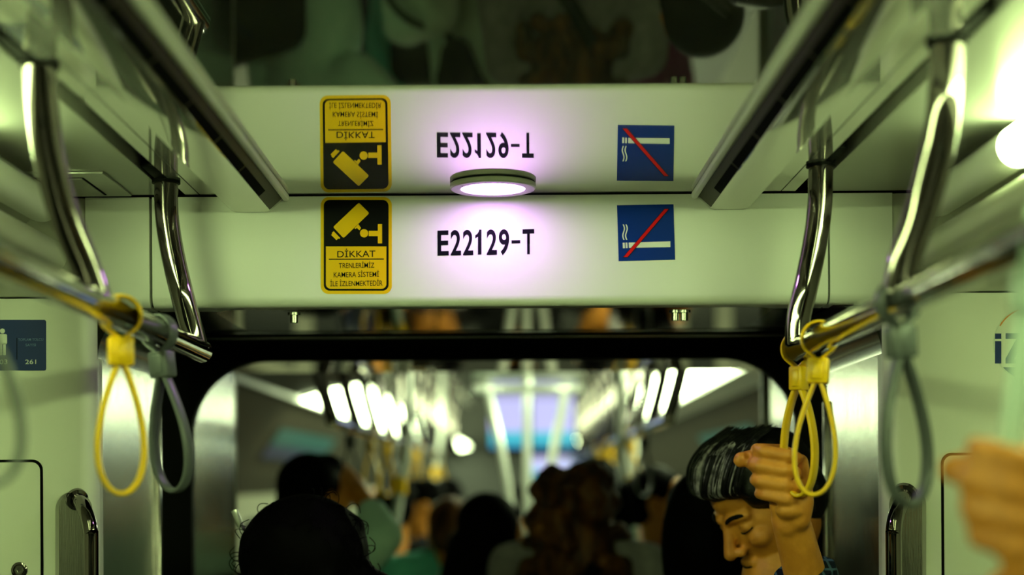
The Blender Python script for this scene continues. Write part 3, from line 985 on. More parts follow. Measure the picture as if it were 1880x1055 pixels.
# slanting stanchions
for i, (top, bot, y, lb) in enumerate((((748, 800), (713, 1060), 5.6, 'slanting chrome stanchion left of the person in the teal shirt'), ((812, 790), (780, 1010), 8.4, 'thin slanting chrome stanchion behind the brown haired person in teal'),
                                       ((1140, 800), (1186, 1060), 5.4, 'slanting chrome stanchion right of the brown haired woman'), ((1165, 820), (1180, 990), 7.0, 'thin chrome stanchion far behind on the right of the next car'))):
    a, b = U(*top, y), U(*bot, y)
    g = empty('stanchion', Vector((b.x, y, 0)), lb, 'stanchion', 'stanchions of the next car')
    MB().tube(spline([Vector((a.x, y, N(0, y, 0.448).z)), a, a.lerp(b, 0.5), b, Vector((b.x + (b.x - a.x) * 0.5, y, b.z - 0.5)), Vector((b.x + (b.x - a.x) * 0.5, y, 0.0))], 6), 0.0165, 14).build('pole', M_SATIN, g)
    p = a.lerp(b, 0.35)
    MB().tube([p + Vector((0, 0, -0.03)), p + Vector((0, 0, 0.03))], 0.021, 14).build('collar', M_YEL, g)

# hanging screens behind the pole cluster
M_SCR = mat('screen_glow', (0.02, 0.02, 0.02), 0.3)
nt = M_SCR.node_tree
b_ = nt.nodes['Principled BSDF']
tc_ = nt.nodes.new('ShaderNodeTexCoord')
sp_ = nt.nodes.new('ShaderNodeSeparateXYZ')
rp_ = nt.nodes.new('ShaderNodeValToRGB')
rp_.color_ramp.elements[0].position = 0.0
rp_.color_ramp.elements[0].color = (0.02, 0.16, 0.42, 1)
rp_.color_ramp.elements[1].position = 0.36
rp_.color_ramp.elements[1].color = (0.50, 0.50, 0.85, 1)
e_ = rp_.color_ramp.elements.new(0.12)
e_.color = (0.03, 0.42, 0.50, 1)
e_ = rp_.color_ramp.elements.new(0.30)
e_.color = (0.06, 0.50, 0.62, 1)
nt.links.new(tc_.outputs['Generated'], sp_.inputs[0])
nt.links.new(sp_.outputs['Z'], rp_.inputs[0])
nt.links.new(rp_.outputs[0], b_.inputs['Emission Color'])
b_.inputs['Emission Strength'].default_value = 1.0
for (x0, x1, y0, y1, yy, lb) in ((897, 973, 726, 832, 8.6, 'blue lit hanging screen behind the bright poles, left one of the pair'), (975, 1057, 726, 832, 8.6, 'blue lit hanging screen behind the bright poles, right one of the pair'), (966, 1056, 836, 878, 16.0, 'small pale blue screen far down the next car below the pair')):
    a, b = U(x0, y1, yy), U(x1, y0, yy)
    g = empty('hanging_screen', Vector(((a.x + b.x) / 2, yy, a.z)), lb, 'screen', 'hanging screens')
    c = (a + b) / 2
    w_, h_ = b.x - a.x, b.z - a.z
    MB().box((c.x, yy + 0.03, c.z), (w_, 0.05, h_), 0.006).build('case', M_SBLK, g)
    MB().box((c.x, yy + 0.003, c.z + h_ * 0.02), (w_ * 0.94, 0.004, h_ * 0.86)).build('display', M_SCR, g, smooth=False)
    MB().box((c.x, yy + 0.03, (b.z + N(0, yy, 0.448).z) / 2), (w_ * 0.3, 0.03, max(0.01, N(0, yy, 0.448).z - b.z))).build('bracket', M_SBLK, g)

# ------------------------------------------------------------------ people
M_SKIN = mix_colour(mat('skin', (0.4, 0.2, 0.1), 0.45, bump=0.25, bscale=260, spec=0.4), (0.56, 0.20, 0.025), (0.68, 0.26, 0.035), 30)
M_SKIN2 = mix_colour(mat('skin_tan', (0.4, 0.2, 0.1), 0.5, bump=0.1, bscale=300, spec=0.3), (0.42, 0.145, 0.018), (0.50, 0.18, 0.025), 30)
M_HAIRB = mat('hair_black', (0.0018, 0.0015, 0.0016), 0.6, bump=0.6, bscale=160, stretch=(1, 1, 0.2), spec=0.02)
M_HAIRBR = mix_colour(mat('hair_brown', (0.05, 0.02, 0.008), 0.5, bump=0.6, bscale=160, stretch=(1, 1, 0.2), spec=0.25), (0.035, 0.010, 0.004), (0.26, 0.095, 0.018), 25, 0.4, 0.75, (1, 1, 0.25))
M_HAIRG = mix_colour(mat('hair_greying', (0.01, 0.01, 0.01), 0.45, bump=0.5, bscale=200, spec=0.25), (0.004, 0.0035, 0.004), (0.03, 0.027, 0.03), 70, 0.55, 0.8)
M_GREYLOCK = mix_colour(mat('hair_grey_lock', (0.3, 0.28, 0.29), 0.45, bump=0.4, bscale=250), (0.04, 0.036, 0.04), (0.50, 0.46, 0.48), 90, 0.35, 0.7)
M_EYE = mat('eye_white', (0.7, 0.68, 0.62), 0.2)
M_BROW = mat('eyebrow', (0.006, 0.005, 0.005), 0.7, spec=0.1)


def cloth(name, c, c2=None, sc=40, rough=0.9):
    m = mat(name, c, rough, bump=0.25, bscale=400, spec=0.1)
    if c2:
        mix_colour(m, c, c2, sc)
    return m


def plaid(name, base, line, sc):
    m = cloth(name, base)
    nt = m.node_tree
    b = nt.nodes['Principled BSDF']
    tc = nt.nodes.new('ShaderNodeTexCoord')
    out = None
    for axis in ('X', 'Z'):
        w = nt.nodes.new('ShaderNodeTexWave')
        w.wave_type = 'BANDS'
        w.bands_direction = axis
        w.inputs['Scale'].default_value = sc
        nt.links.new(tc.outputs['Object'], w.inputs['Vector'])
        g = nt.nodes.new('ShaderNodeMath')
        g.operation = 'GREATER_THAN'
        g.inputs[1].default_value = 0.86
        nt.links.new(w.outputs['Fac'], g.inputs[0])
        if out is None:
            out = g
        else:
            mx = nt.nodes.new('ShaderNodeMath')
            mx.operation = 'MAXIMUM'
            nt.links.new(out.outputs[0], mx.inputs[0])
            nt.links.new(g.outputs[0], mx.inputs[1])
            out = mx
    r = nt.nodes.new('ShaderNodeMix')
    r.data_type = 'RGBA'
    r.inputs[6].default_value = (*base, 1)
    r.inputs[7].default_value = (*line, 1)
    nt.links.new(out.outputs[0], r.inputs[0])
    nt.links.new(r.outputs[2], b.inputs['Base Color'])
    return m


C_BLACK = cloth('cloth_black', (0.003, 0.003, 0.0035))
C_NAVY = cloth('cloth_navy', (0.008, 0.010, 0.022))
C_DENIM = cloth('cloth_denim', (0.012, 0.018, 0.04))
C_TEAL = cloth('cloth_pale_teal', (0.56, 0.84, 0.72), (0.62, 0.88, 0.76))
C_TEAL2 = cloth('cloth_teal', (0.16, 0.72, 0.55), (0.22, 0.80, 0.62))
C_GREY = cloth('cloth_grey', (0.30, 0.28, 0.29), (0.38, 0.35, 0.36))
C_PALE = cloth('cloth_pale_green', (0.55, 0.66, 0.50))
C_MAG = cloth('cloth_magenta', (0.22, 0.025, 0.12))
C_PLAID = plaid('cloth_plaid', (0.006, 0.010, 0.024), (0.05, 0.10, 0.17), 26)


class Blob:
    """rounded masses grown together into one surface"""

    def __init__(self, M=None):
        self.bm = bmesh.new()
        self.M = M or Matrix.Identity(4)

    def ell(self, c, r, rot=None, n=2):
        m = Matrix.Translation(Vector(c))
        if rot is not None:
            m = m @ rot.to_4x4()
        r = r if isinstance(r, (tuple, list)) else (r, r, r)
        bmesh.ops.create_icosphere(self.bm, subdivisions=n + 1, radius=1.0, matrix=self.M @ m @ Matrix.Diagonal((*r, 1)))
        return self

    def cap(self, a, ra, b, rb, seg=16):
        a, b = Vector(a), Vector(b)
        self.ell(a, ra)
        self.ell(b, rb)
        d = b - a
        L = d.length
        if L > 1e-5:
            q = Vector((0, 0, 1)).rotation_difference(d.normalized()).to_matrix().to_4x4()
            bmesh.ops.create_cone(self.bm, cap_ends=True, segments=seg, radius1=ra, radius2=rb, depth=L, matrix=self.M @ Matrix.Translation((a + b) / 2) @ q)
        return self

    def chain(self, pts, rs):
        for i in range(len(pts) - 1):
            self.cap(pts[i], rs[i], pts[i + 1], rs[i + 1])
        return self

    def build(self, name, m, parent, voxel=0.012, smooth=4, fac=0.5, disp=None):
        me = bpy.data.meshes.new(name)
        self.bm.to_mesh(me)
        self.bm.free()
        ob = bpy.data.objects.new('grow', me)
        COL.objects.link(ob)
        r = ob.modifiers.new('r', 'REMESH')
        r.mode = 'VOXEL'
        r.voxel_size = voxel
        if smooth:
            k = ob.modifiers.new('s', 'SMOOTH')
            k.iterations = smooth
            k.factor = fac
        dg = bpy.context.evaluated_depsgraph_get()
        dg.update()
        me2 = bpy.data.meshes.new_from_object(ob.evaluated_get(dg))
        bpy.data.objects.remove(ob)
        bpy.data.meshes.remove(me)
        me2.name = name
        return link_mesh(name, me2, m, parent, angle=180)


def head_masses(b, H, big=1.0):
    """face forward is -y, up is +z, origin between the ears; H places it"""
    old = b.M
    b.M = old @ H
    b.ell((0, 0.018, 0.032), (0.072, 0.090, 0.083))
    b.ell((0, -0.030, -0.015), (0.060, 0.060, 0.085))
    b.ell((0, -0.052, 0.048), (0.052, 0.034, 0.036))
    b.ell((0, -0.036, -0.072), (0.046, 0.048, 0.038))
    b.ell((0, -0.074, -0.098), (0.020, 0.016, 0.015))
    for s in (-1, 1):
        b.ell((s * 0.040, -0.062, -0.022), (0.021, 0.022, 0.020))
        b.ell((s * 0.045, -0.010, -0.060), (0.018, 0.035, 0.035))
        b.ell((s * 0.0765, 0.012, -0.005), (0.008, 0.019, 0.031), Matrix.Rotation(s * 0.35, 3, 'Z'))
        b.ell((s * 0.0135, -0.097, -0.034), (0.0085, 0.011, 0.009))
        b.cap((s * 0.012, -0.087, 0.026), 0.0095, (s * 0.044, -0.070, 0.026), 0.009)
        b.ell((s * 0.031, -0.069, 0.006), (0.016, 0.0135, 0.0125))
    b.chain([(0, -0.084, 0.022), (0, -0.098, -0.004), (0, -0.112, -0.030)], [0.0085, 0.0095, 0.0115])
    b.cap((-0.014, -0.088, -0.062), 0.0075, (0.014, -0.088, -0.062), 0.0075)
    b.cap((-0.012, -0.085, -0.073), 0.0085, (0.012, -0.085, -0.073), 0.0085)
    b.M = old


def hair_masses(b, H, style):
    old = b.M
    b.M = old @ H
    if style in ('short', 'swept'):
        b.ell((0, 0.026, 0.042), (0.081, 0.093, 0.088))
        b.ell((0, 0.050, 0.000), (0.074, 0.068, 0.085))
        b.ell((0, -0.028, 0.092), (0.058, 0.055, 0.036))
    if style == 'swept':
        b.ell((0, 0.00, 0.092), (0.070, 0.080, 0.050))
        b.ell((0.0, -0.058, 0.082), (0.052, 0.038, 0.030))
        for s in (-1, 1):
            b.ell((s * 0.060, -0.030, 0.055), (0.020, 0.036, 0.034))
            b.ell((s * 0.071, -0.006, 0.012), (0.010, 0.016, 0.034))
    if style in ('bob', 'long', 'bush'):
        b.ell((0, 0.028, 0.042), (0.086, 0.098, 0.092))
        b.ell((0, 0.045, -0.040), (0.090, 0.072, 0.110))
        for s in (-1, 1):
            b.ell((s * 0.068, 0.006, -0.040), (0.026, 0.044, 0.115))
    if style == 'long':
        b.chain([(0, 0.065, -0.05), (0, 0.085, -0.14), (0, 0.080, -0.21)], [0.080, 0.070, 0.050])
    if style == 'bush':
        rnd = random.Random(4)
        for k in range(70):
            a = rnd.uniform(0, 2 * math.pi)
            z = rnd.uniform(-0.20, 0.125)
            rr = 0.112 * math.sqrt(max(0.05, 1 - (max(z, 0) / 0.14) ** 2)) * (1.0 + max(0, -z) * 0.9)
            y = 0.03 + math.sin(a) * rr
            if y < -0.05:
                y = -0.05
            b.ell((math.cos(a) * rr, y, z), rnd.uniform(0.022, 0.034), n=1)
        b.ell((0, 0.045, -0.10), (0.105, 0.075, 0.12))
    if style == 'dome':
        b.ell((0, 0.035, 0.020), (0.108, 0.108, 0.100))
        b.ell((0, 0.050, -0.075), (0.116, 0.090, 0.120))
        b.ell((-0.050, 0.050, -0.100), (0.118, 0.085, 0.100))
        b.ell((-0.070, 0.050, -0.160), (0.125, 0.085, 0.095))
        b.ell((0.0, 0.050, -0.200), (0.14, 0.085, 0.090))
        rnd = random.Random(7)
        for k in range(60):
            a = rnd.uniform(0, math.pi)
            z = rnd.uniform(-0.20, 0.10)
            rr = 0.103 * math.sqrt(max(0.08, 1 - (max(z - 0.0, 0) / 0.115) ** 2)) + max(0, -z) * 0.06
            b.ell((math.cos(a) * rr, 0.04 + math.sin(a) * rr * 0.95, z), rnd.uniform(0.012, 0.019), n=1)
    if style == 'tail':
        b.ell((0, 0.026, 0.042), (0.081, 0.093, 0.088))
        b.ell((0, 0.050, 0.000), (0.074, 0.068, 0.085))
        b.chain([(0, 0.12, 0.05), (0, 0.14, -0.04), (0, 0.13, -0.16)], [0.032, 0.036, 0.018])
    b.M = old


FIST = None


def fist_masses(b, M, k=1.08, mirror=1):
    """closed hand round an upright strap: knuckles to -x, fingers run to +x on the -y side, wrist at -z"""
    old = b.M
    b.M = old @ M @ Matrix.Diagonal((k * mirror, k, k, 1))
    zs = [0.032, 0.0112, -0.0095, -0.0285]
    rr = [0.0098, 0.0098, 0.0094, 0.0085]
    ox = [0.0, -0.004, 0.001, 0.008]
    for z, r, o in zip(zs, rr, ox):
        b.chain([(0.008 + o, 0.036, z + 0.004), (-0.031 + o, 0.014, z + 0.003), (-0.027 + o, -0.010, z + 0.001), (0.004 + o * 0.5, -0.022, z - 0.003), (0.021, -0.012, z - 0.005)],
                [r * 1.10, r * 1.02, r * 0.98, r * 0.95, r * 0.84])
        b.ell((-0.0335 + o, 0.001, z + 0.003), (r * 0.80, r * 1.25, r * 1.0))
    # palm and its heel
    b.chain([(0.016, 0.034, 0.028), (0.022, 0.030, 0.0), (0.026, 0.020, -0.034), (0.027, 0.010, -0.060)], [0.0150, 0.0165, 0.0185, 0.0200])
    b.chain([(0.030, 0.012, 0.022), (0.034, 0.006, -0.008), (0.034, 0.000, -0.034), (0.030, 0.002, -0.058)], [0.0115, 0.0135, 0.0165, 0.0180])
    b.ell((0.016, -0.008, -0.047), (0.021, 0.0165, 0.0130))
    b.chain([(0.012, 0.022, -0.040), (0.020, 0.012, -0.066)], [0.020, 0.0205])
    # thumb, reaching behind the forefinger and showing its tip beside the knuckles
    b.chain([(0.028, 0.040, 0.000), (0.012, 0.050, 0.026), (-0.022, 0.040, 0.028), (-0.050, 0.022, 0.022)], [0.0150, 0.0130, 0.0115, 0.0098])
    b.ell((-0.0525, 0.019, 0.020), (0.0105, 0.0100, 0.0115))
    b.M = old


def hang_hand(b, w, d, side):
    """relaxed hand at wrist w pointing along d"""
    w, d = Vector(w), Vector(d).normalized()
    fwd = Vector((0, -1, 0))
    fwd = (fwd - d * fwd.dot(d)).normalized()
    inn = d.cross(fwd) * side
    p = w + d * 0.05
    q = Matrix((inn, fwd, d)).transposed()
    b.ell(p, (0.016, 0.040, 0.052), q)
    for i, (o, L) in enumerate(((0.028, 0.070), (0.010, 0.078), (-0.009, 0.072), (-0.026, 0.056))):
        a = p + d * 0.036 + fwd * o
        m1 = a + d * L * 0.5 + inn * 0.006
        e = m1 + d * L * 0.42 + inn * 0.020
        b.chain([a, m1, e], [0.0095, 0.0090, 0.0075])
    t0 = w + d * 0.025 + fwd * 0.030
    b.chain([t0, t0 + d * 0.035 + fwd * 0.022 + inn * 0.010, t0 + d * 0.062 + fwd * 0.024 + inn * 0.020], [0.013, 0.011, 0.009])


def person(label, head_px, y, yaw, hair, hair_m, top_m, leg_m=None, skin=None, pitch=0.0, roll=0.0, group=None, voxel=0.013, arms=None, sleeve=0.95, scale=1.0, extra=None, lean=0.0, fine=None, face=True, fist=None, drop=0.205):
    """head centre shows at head_px at distance y; stands on the floor. yaw turns from facing the camera (0)"""
    hc = U(*head_px, y)
    k = scale
    base = Vector((hc.x, hc.y, 0.0))
    P = Matrix.Translation(base) @ Matrix.Rotation(yaw, 4, 'Z')
    p = empty('person', base, label, 'person', group)
    hz = hc.z
    S = hz - drop * k                           # shoulder joint height
    hip = 0.56 * S + 0.10
    sh = 0.178 * k
    bk = lean                                    # body set back from the head
    H = Matrix.Translation((0, 0, hz)) @ Matrix.Rotation(roll, 4, 'Y') @ Matrix.Rotation(pitch, 4, 'X') @ Matrix.Scale(k, 4)
    A = {}
    for s in (-1, 1):
        sp = Vector((s * sh, bk, S))
        if arms and s in arms:
            A[s] = [sp] + [P.inverted() @ Vector(q) for q in arms[s]]
        else:
            A[s] = [sp, Vector((s * (sh + 0.045), bk + 0.02, S - 0.29 * k)), Vector((s * (sh + 0.03), bk - 0.06, S - 0.54 * k))]

    def torso(b, g):
        b.ell((0, bk + 0.005, S - 0.02), (sh * 0.80 + g, 0.075 + g, 0.055 + g))
        b.ell((0, bk, S - 0.15), (0.150 * k + g, 0.105 * k + g, 0.17 * k + g))
        b.ell((0, bk, (S + hip) / 2 - 0.02), (0.128 * k + g, 0.095 * k + g, 0.20 * k + g))
        b.ell((0, bk + 0.01, hip + 0.02), (0.150 * k + g, 0.110 * k + g, 0.13 * k + g))
        for s in (-1, 1):
            b.cap((0, bk + 0.01, S + 0.035), 0.045 + g, (s * sh * 0.95, bk, S), 0.050 + g)

    def limb(b, pts, rs, g, upto=1.0):
        L1 = (pts[1] - pts[0]).length
        L2 = (pts[2] - pts[1]).length
        cut = upto * (L1 + L2)
        if cut >= L1 + L2 - 1e-4:
            b.chain(pts[:3], [r + g for r in rs])
        elif cut > L1:
            t = (cut - L1) / L2
            b.chain([pts[0], pts[1], pts[1].lerp(pts[2], t)], [rs[0] + g, rs[1] + g, rs[1] * (1 - t) + rs[2] * t + g])
        else:
            t = cut / L1
            b.chain([pts[0], pts[0].lerp(pts[1], t)], [rs[0] + g, rs[0] * (1 - t) + rs[1] * t + g])

    def legs(b, g, foot):
        for s in (-1, 1):
            b.chain([(s * 0.085, bk + 0.01, hip - 0.02), (s * 0.095, bk - 0.01, hip * 0.53), (s * 0.10, bk + 0.02, 0.10)], [0.085 + g, 0.056 + g, 0.040 + g * 1.6])
            if foot:
                b.chain([(s * 0.10, bk + 0.03, 0.045), (s * 0.115, bk - 0.15, 0.030)], [0.040, 0.030])

    b = Blob(P)
    head_masses(b, H)
    b.chain([(H @ Vector((0, 0.022, -0.055))), (0, bk + 0.012, S + 0.075), (0, bk + 0.015, S)], [0.055 * k, 0.056 * k, 0.068 * k])
    torso(b, -0.012)
    for s in (-1, 1):
        limb(b, A[s], [0.046, 0.038, 0.0275], 0.0)
        if fist and s in fist:
            b2 = b.M
            b.M = Matrix.Identity(4)
            fist_masses(b, *fist[s])
            b.M = b2
        else:
            hang_hand(b, A[s][2], A[s][2] - A[s][1], -s)
    legs(b, 0.0, True)
    b.build('body', skin or M_SKIN, p, voxel=fine or voxel, smooth=2)

    b = Blob(P)
    hair_masses(b, H, hair)
    b.build('hair', hair_m, p, voxel=min(voxel, 0.010), smooth=2)
    if isinstance(top_m, tuple):
        top_m, cuff_m = top_m
    b = Blob(P)
    torso(b, 0.010)
    for s in (-1, 1):
        limb(b, A[s], [0.046, 0.038, 0.0275], 0.013, sleeve if not isinstance(sleeve, dict) else sleeve[s])
    b.build('top', top_m, p, voxel=voxel, smooth=3)
    b = Blob(P)
    b.ell((0, bk + 0.01, hip - 0.01), (0.158 * k, 0.118 * k, 0.12))
    legs(b, 0.016, False)
    b.build('trousers', leg_m or C_DENIM, p, voxel=0.016, smooth=2)
    b = Blob(P)
    for s in (-1, 1):
        b.chain([(s * 0.10, bk + 0.035, 0.050), (s * 0.116, bk - 0.16, 0.036)], [0.048, 0.036])
    b.build('shoes', C_BLACK, p, voxel=0.016, smooth=2)
    PH = P @ H
    if face:
        for s in (-1, 1):
            e = MB()
            e.ball((0, 0, 0), (0.0125, 0.0125, 0.0125), 14)
            bmesh.ops.transform(e.bm, matrix=PH @ Matrix.Translation((s * 0.031, -0.0705, 0.003)), verts=e.bm.verts)
            e.build('eye', M_EYE, p)
            w = MB()
            pts = [PH @ Vector(q) for q in ((s * 0.013, -0.0945, 0.0245), (s * 0.026, -0.0890, 0.0305), (s * 0.041, -0.0795, 0.0300), (s * 0.050, -0.0725, 0.0260))]
            w.tube(spline(pts, 5), 0.004, 8, radii=[0.0026, 0.0032, 0.0036, 0.0038, 0.0038, 0.0038, 0.0038, 0.0036, 0.004, 0.0038, 0.0034, 0.003, 0.0028, 0.0024, 0.002, 0.0015])
            w.build('eyebrow', M_BROW, p)
    return p, P, H


BACK = math.pi
# the dark curly head close by in the gangway
pA, PA, HA = person('person with bushy black hair seen from behind, big dark shape lower left', (560, 1038), 2.62, BACK + 0.15, 'dome', M_HAIRB, C_BLACK, roll=0.12, voxel=0.011, face=False)
wisp = MB()
rw = random.Random(21)
for k in range(110):
    a = rw.uniform(0.0, math.pi)
    z = rw.uniform(-0.10, 0.105)
    rr = 0.106 * math.sqrt(max(0.06, 1 - (max(z, 0) / 0.12) ** 2))
    n_ = Vector((math.cos(a) * rr, 0.035 + math.sin(a) * rr, z * 1.05))
    o_ = (n_ - Vector((0, 0.035, 0))).normalized()
    sd = o_.cross(Vector((rw.uniform(-1, 1), rw.uniform(-1, 1), rw.uniform(-1, 1)))).normalized()
    L = rw.uniform(0.010, 0.026)
    q = [n_ - o_ * 0.006, n_ + o_ * L * 0.5 + sd * L * 0.3, n_ + o_ * L * 0.75 + sd * L * 0.9, n_ + o_ * L * 0.35 + sd * L * 1.5]
    wisp.tube(spline([PA @ HA @ Vector(v) for v in q], 4), 0.0007, 5)
hA = [c for c in pA.children if c.name.startswith('hair')][0]
bmesh.ops.translate(wisp.bm, vec=-origin_of(hA), verts=wisp.bm.verts)
wisp.bm.from_mesh(hA.data)
for f_ in wisp.bm.faces:
    f_.smooth = True
wisp.bm.to_mesh(hA.data)
wisp.bm.free()
gx = MB()
gx.tube([U(430, 936, 2.58), U(436, 950, 2.58), U(442, 965, 2.59)], 0.0056, 10)
gx.tube([U(442, 965, 2.59), U(470, 985, 2.62)], 0.002, 8)
gx.build('eyeglasses', M_SATIN, pA)

pB, PB, HB = person('person in a pale teal shirt behind the bushy black hair, dark short hair', (580, 918), 4.25, BACK - 0.75, 'short', M_HAIRB, C_TEAL, sleeve=0.62, drop=0.15, arms={-1: [U(706, 985, 4.12), U(655, 900, 4.25)]})
person('dark clothed person behind the left slanting stanchion', (722, 932), 6.2, BACK + 0.3, 'short', M_HAIRB, C_BLACK, voxel=0.016, face=False)
person('dark haired person facing left between the two left stanchions', (771, 930), 7.05, -1.3, 'short', M_HAIRB, C_NAVY, voxel=0.016)
person('person with dark hair far behind the brown haired one in teal', (822, 925), 7.6, BACK, 'short', M_HAIRB, C_BLACK, voxel=0.016, face=False)
pG, PG, HG = person('brown haired person in a teal shirt seen from behind, left of the bright poles', (829, 985), 5.2, BACK, 'short', M_HAIRBR, C_TEAL2, face=False, pitch=0.35, drop=0.115)
pH, PH_, HH = person('person with long black hair in a pale green top beside the bright pole', (905, 988), 4.6, BACK - 0.9, 'long', M_HAIRB, C_PALE, drop=0.125, pitch=0.2)
person('person with black hair behind the brown haired woman', (1090, 895), 6.4, BACK + 0.6, 'short', M_HAIRB, C_BLACK, voxel=0.016)
pJ, PJ, HJ = person('woman with full brown hair in a grey top with a black bag strap', (1062, 950), 4.05, BACK - 0.2, 'bush', M_HAIRBR, C_GREY, face=False, drop=0.12)
st = MB()
Sz = HJ.translation.z - 0.12
pts = [PJ @ Vector(q) for q in ((-0.10, -0.10, Sz + 0.00), (-0.09, 0.02, Sz + 0.078), (-0.05, 0.125, Sz - 0.02), (0.06, 0.150, Sz - 0.22), (0.17, 0.09, Sz - 0.46), (0.19, 0.0, Sz - 0.52))]
st.ribbon(spline(pts, 8), PJ.to_3x3() @ Vector((0.8, 0.0, 0.6)), 0.038, 0.006)
st.build('bag_strap', C_BLACK, pJ)
st = MB()
Sz = HH.translation.z - 0.125
pts = [PH_ @ Vector(q) for q in ((-0.10, -0.10, Sz + 0.00), (-0.09, 0.02, Sz + 0.075), (-0.05, 0.125, Sz - 0.02), (0.06, 0.150, Sz - 0.22), (0.17, 0.09, Sz - 0.46), (0.19, 0.0, Sz - 0.52))]
st.ribbon(spline(pts, 8), PH_.to_3x3() @ Vector((0.8, 0.0, 0.6)), 0.03, 0.006)
st.build('bag_strap', C_BLACK, pH)
person('person in magenta with dark hair, left of the grey haired man', (1216, 925), 5.2, 1.2, 'tail', M_HAIRB, C_MAG, skin=M_SKIN2)
person('black haired person seen from behind, just left of the grey haired man', (1284, 970), 3.2, BACK + 0.5, 'bob', M_HAIRB, C_BLACK, face=False, skin=M_SKIN2, scale=0.92)
person('dark clothed person under the screens far down the next car', (955, 930), 9.0, BACK, 'short', M_HAIRB, C_BLACK, voxel=0.018, face=False)
person('dark clothed person by the thin right stanchion, far away', (1150, 935), 8.6, 0.2, 'short', M_HAIRB, C_GREY, voxel=0.018)
person('dark clothed person far left, against the next car wall', (690, 940), 8.6, 0.8, 'short', M_HAIRBR, C_NAVY, voxel=0.018)

def bag(name, label, P_, c, size, m, strap_m, group=None):
    g = empty(name, P_ @ (Vector(c) - Vector((0, 0, size[2] / 2))), label, 'bag', group)
    b = MB().box((0, 0, 0), size, min(size) * 0.42, seg=5)
    bmesh.ops.transform(b.bm, matrix=P_ @ Matrix.Translation(Vector(c)), verts=b.bm.verts)
    b.build('pouch', m, g)
    b = MB().box((0, size[1] * 0.42, -size[2] * 0.12), (size[0] * 0.74, size[1] * 0.36, size[2] * 0.5), size[1] * 0.14, seg=3)
    bmesh.ops.transform(b.bm, matrix=P_ @ Matrix.Translation(Vector(c)), verts=b.bm.verts)
    b.build('front_pocket', m, g)
    w = MB()
    q = [P_ @ (Vector(c) + Vector(v)) for v in ((-size[0] * 0.30, -size[1] * 0.3, size[2] * 0.44), (-size[0] * 0.24, size[1] * 0.58, size[2] * 0.40), (size[0] * 0.05, size[1] * 0.80, 0.0), (size[0] * 0.30, size[1] * 0.55, -size[2] * 0.44))]
    w.ribbon(spline(q, 8), P_.to_3x3() @ Vector((0.8, 0.0, 0.6)), 0.024, 0.006)
    w.build('strap', strap_m, g)


bag('added_backpack', 'black bag added to darken the ceiling mirror, worn by the person in pale teal', PB, (0.0, 0.215, HB.translation.z - 0.15 - 0.24), (0.36, 0.15, 0.42), C_BLACK, C_NAVY, 'added black backpacks')  # added below the frame edge to darken what the ceiling mirrors
bag('added_backpack', 'black bag added to darken the ceiling mirror, worn by the brown haired person', PG, (0.0, 0.215, HG.translation.z - 0.115 - 0.30), (0.36, 0.15, 0.42), C_BLACK, C_NAVY, 'added black backpacks')  # second added pack, there only to darken the ceiling's reflection
bag('shoulder_bag', 'pale green bag with a dark strap, seen mirrored upside down in the ceiling', PH_, (0.0, 0.245, HH.translation.z - 0.125 - 0.19), (0.26, 0.13, 0.20), C_PALE, C_BLACK)

# the grey haired man holding on
wr = U(1451, 952, 2.265)
el = U(1536, 1270, 2.36)
FM = Matrix.Translation(U(1431, 874, 2.245)) @ Matrix.Rotation(math.radians(4), 4, 'Y')
pM, PM, HM = person('grey haired man in black with bowed head, holding a yellow strap at right', (1408, 925), 2.64, math.radians(-66), 'swept', M_HAIRG, C_BLACK, pitch=math.radians(34), voxel=0.011, fine=0.0032,
                    arms={1: [el, wr]}, fist={1: (FM, 1.02)}, sleeve={1: 0.66, -1: 0.95}, lean=0.0, scale=0.95)
cf = MB()
a_, b__ = el.lerp(wr, 0.52), el.lerp(wr, 0.71)
cf.tube([a_, a_.lerp(b__, 0.5), b__, a_.lerp(b__, 0.97), a_.lerp(b__, 0.8)], 0.05, 40, cap=False, radii=[0.050, 0.048, 0.0455, 0.0415, 0.0405])
cf.build('shirt_cuff', C_PLAID, pM)
# combed back strands, greying over the forehead
PHM = PM @ HM
rnd = random.Random(11)


def strand(mb, x0, lift, L, r, wob):
    """from the hairline over the top of the head towards the back"""
    y0, z0 = -0.088 + abs(x0) * 0.35, 0.070 - abs(x0) * 0.15
    pts = [(x0 * 0.95, y0 + 0.004, z0 - 0.004), (x0 * 1.0 + wob, y0 - 0.010 - lift, z0 + 0.020), (x0 * 1.05 + wob * 2, y0 + 0.012, z0 + 0.050 + lift), (x0 * 1.1 + wob, y0 + 0.055, z0 + 0.070 + lift * 0.6), (x0 * 1.15, y0 + 0.055 + 0.05 * L, z0 + 0.072)]
    sp = spline([PHM @ Vector(q) for q in pts], 5)
    rs = [max(0.0004, r * math.sin(math.pi * (0.10 + 0.88 * k / (len(sp) - 1))) ** 0.6) for k in range(len(sp))]
    mb.tube(sp, r, 7, radii=rs)


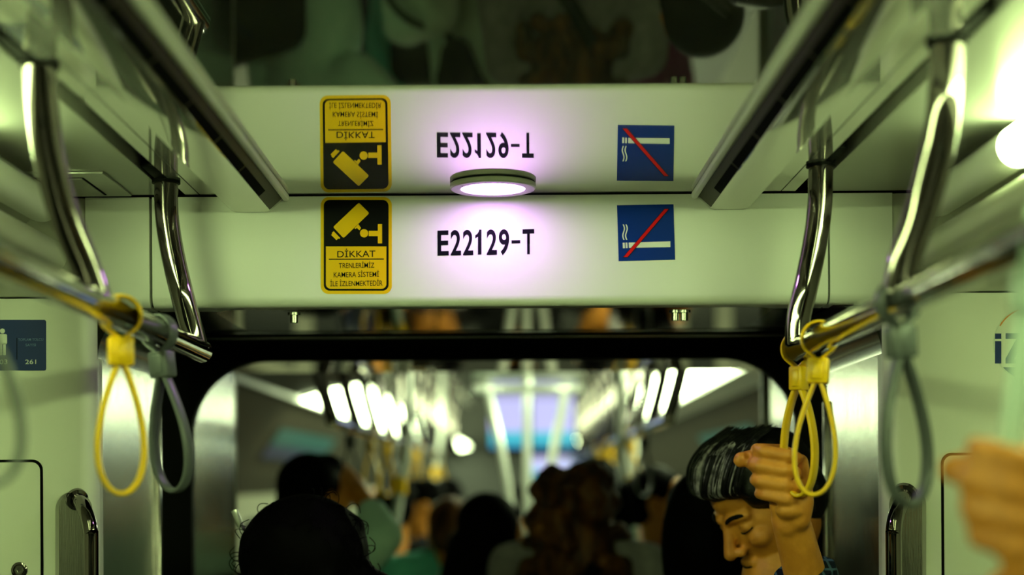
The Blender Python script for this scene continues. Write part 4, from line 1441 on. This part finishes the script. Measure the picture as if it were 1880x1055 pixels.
dk = MB()
for i in range(210):
    strand(dk, rnd.uniform(-0.072, 0.074), rnd.uniform(-0.002, 0.007), rnd.uniform(0.6, 1.3), rnd.uniform(0.0012, 0.0026), rnd.uniform(-0.012, 0.012))
dk.build('hair_strands', M_HAIRG, pM)
lk = MB()
for i in range(120):
    x_ = rnd.gauss(0.008, 0.020)
    strand(lk, x_, rnd.uniform(0.001, 0.008), rnd.uniform(-0.6, 0.5), rnd.uniform(0.0006, 0.0015), rnd.uniform(-0.012, 0.012))
lk.build('forelock', M_GREYLOCK, pM)
mo = MB()
mo.tube(spline([PHM @ Vector(q) for q in ((-0.020, -0.086, -0.0665), (-0.008, -0.0965, -0.0675), (0.008, -0.0965, -0.0675), (0.020, -0.086, -0.0665))], 5), 0.0016, 8)
mo.build('mouth_line', M_BROW, pM)
# lids and lashes of the lowered eyes
for s in (-1, 1):
    ld = MB()
    ld.ball((0, 0, 0), (0.0145, 0.0135, 0.0125), 18)
    bmesh.ops.transform(ld.bm, matrix=PHM @ Matrix.Translation((s * 0.031, -0.0712, 0.0045)), verts=ld.bm.verts)
    ld.build('eyelid', M_SKIN, pM)
    ls = MB()
    ls.tube(spline([PHM @ Vector(q) for q in ((s * 0.018, -0.0800, 0.000), (s * 0.026, -0.0840, -0.003), (s * 0.036, -0.0825, -0.003), (s * 0.046, -0.0715, 0.001))], 5), 0.0013, 8)
    ls.build('eyelash', M_BROW, pM)

# the passenger close to the lens whose hand alone shows at the right
wr2 = U(1862, 1100, 1.27)
el2 = Vector((0.56, 1.20, 1.36))
FM2 = Matrix.Translation(U(1868, 925, 1.22)) @ Matrix.Rotation(math.radians(8), 4, 'Y') @ Matrix.Rotation(math.radians(-30), 4, 'Z')
person('person at the right edge, only a big blurred hand on a pale strap showing', (2560, 760), 1.30, math.radians(80), 'short', M_HAIRB, C_BLACK, skin=M_SKIN2, arms={1: [el2, wr2]}, fist={1: (FM2, 1.12)}, sleeve={1: 0.7, -1: 0.95}, voxel=0.011, fine=0.006, face=False)
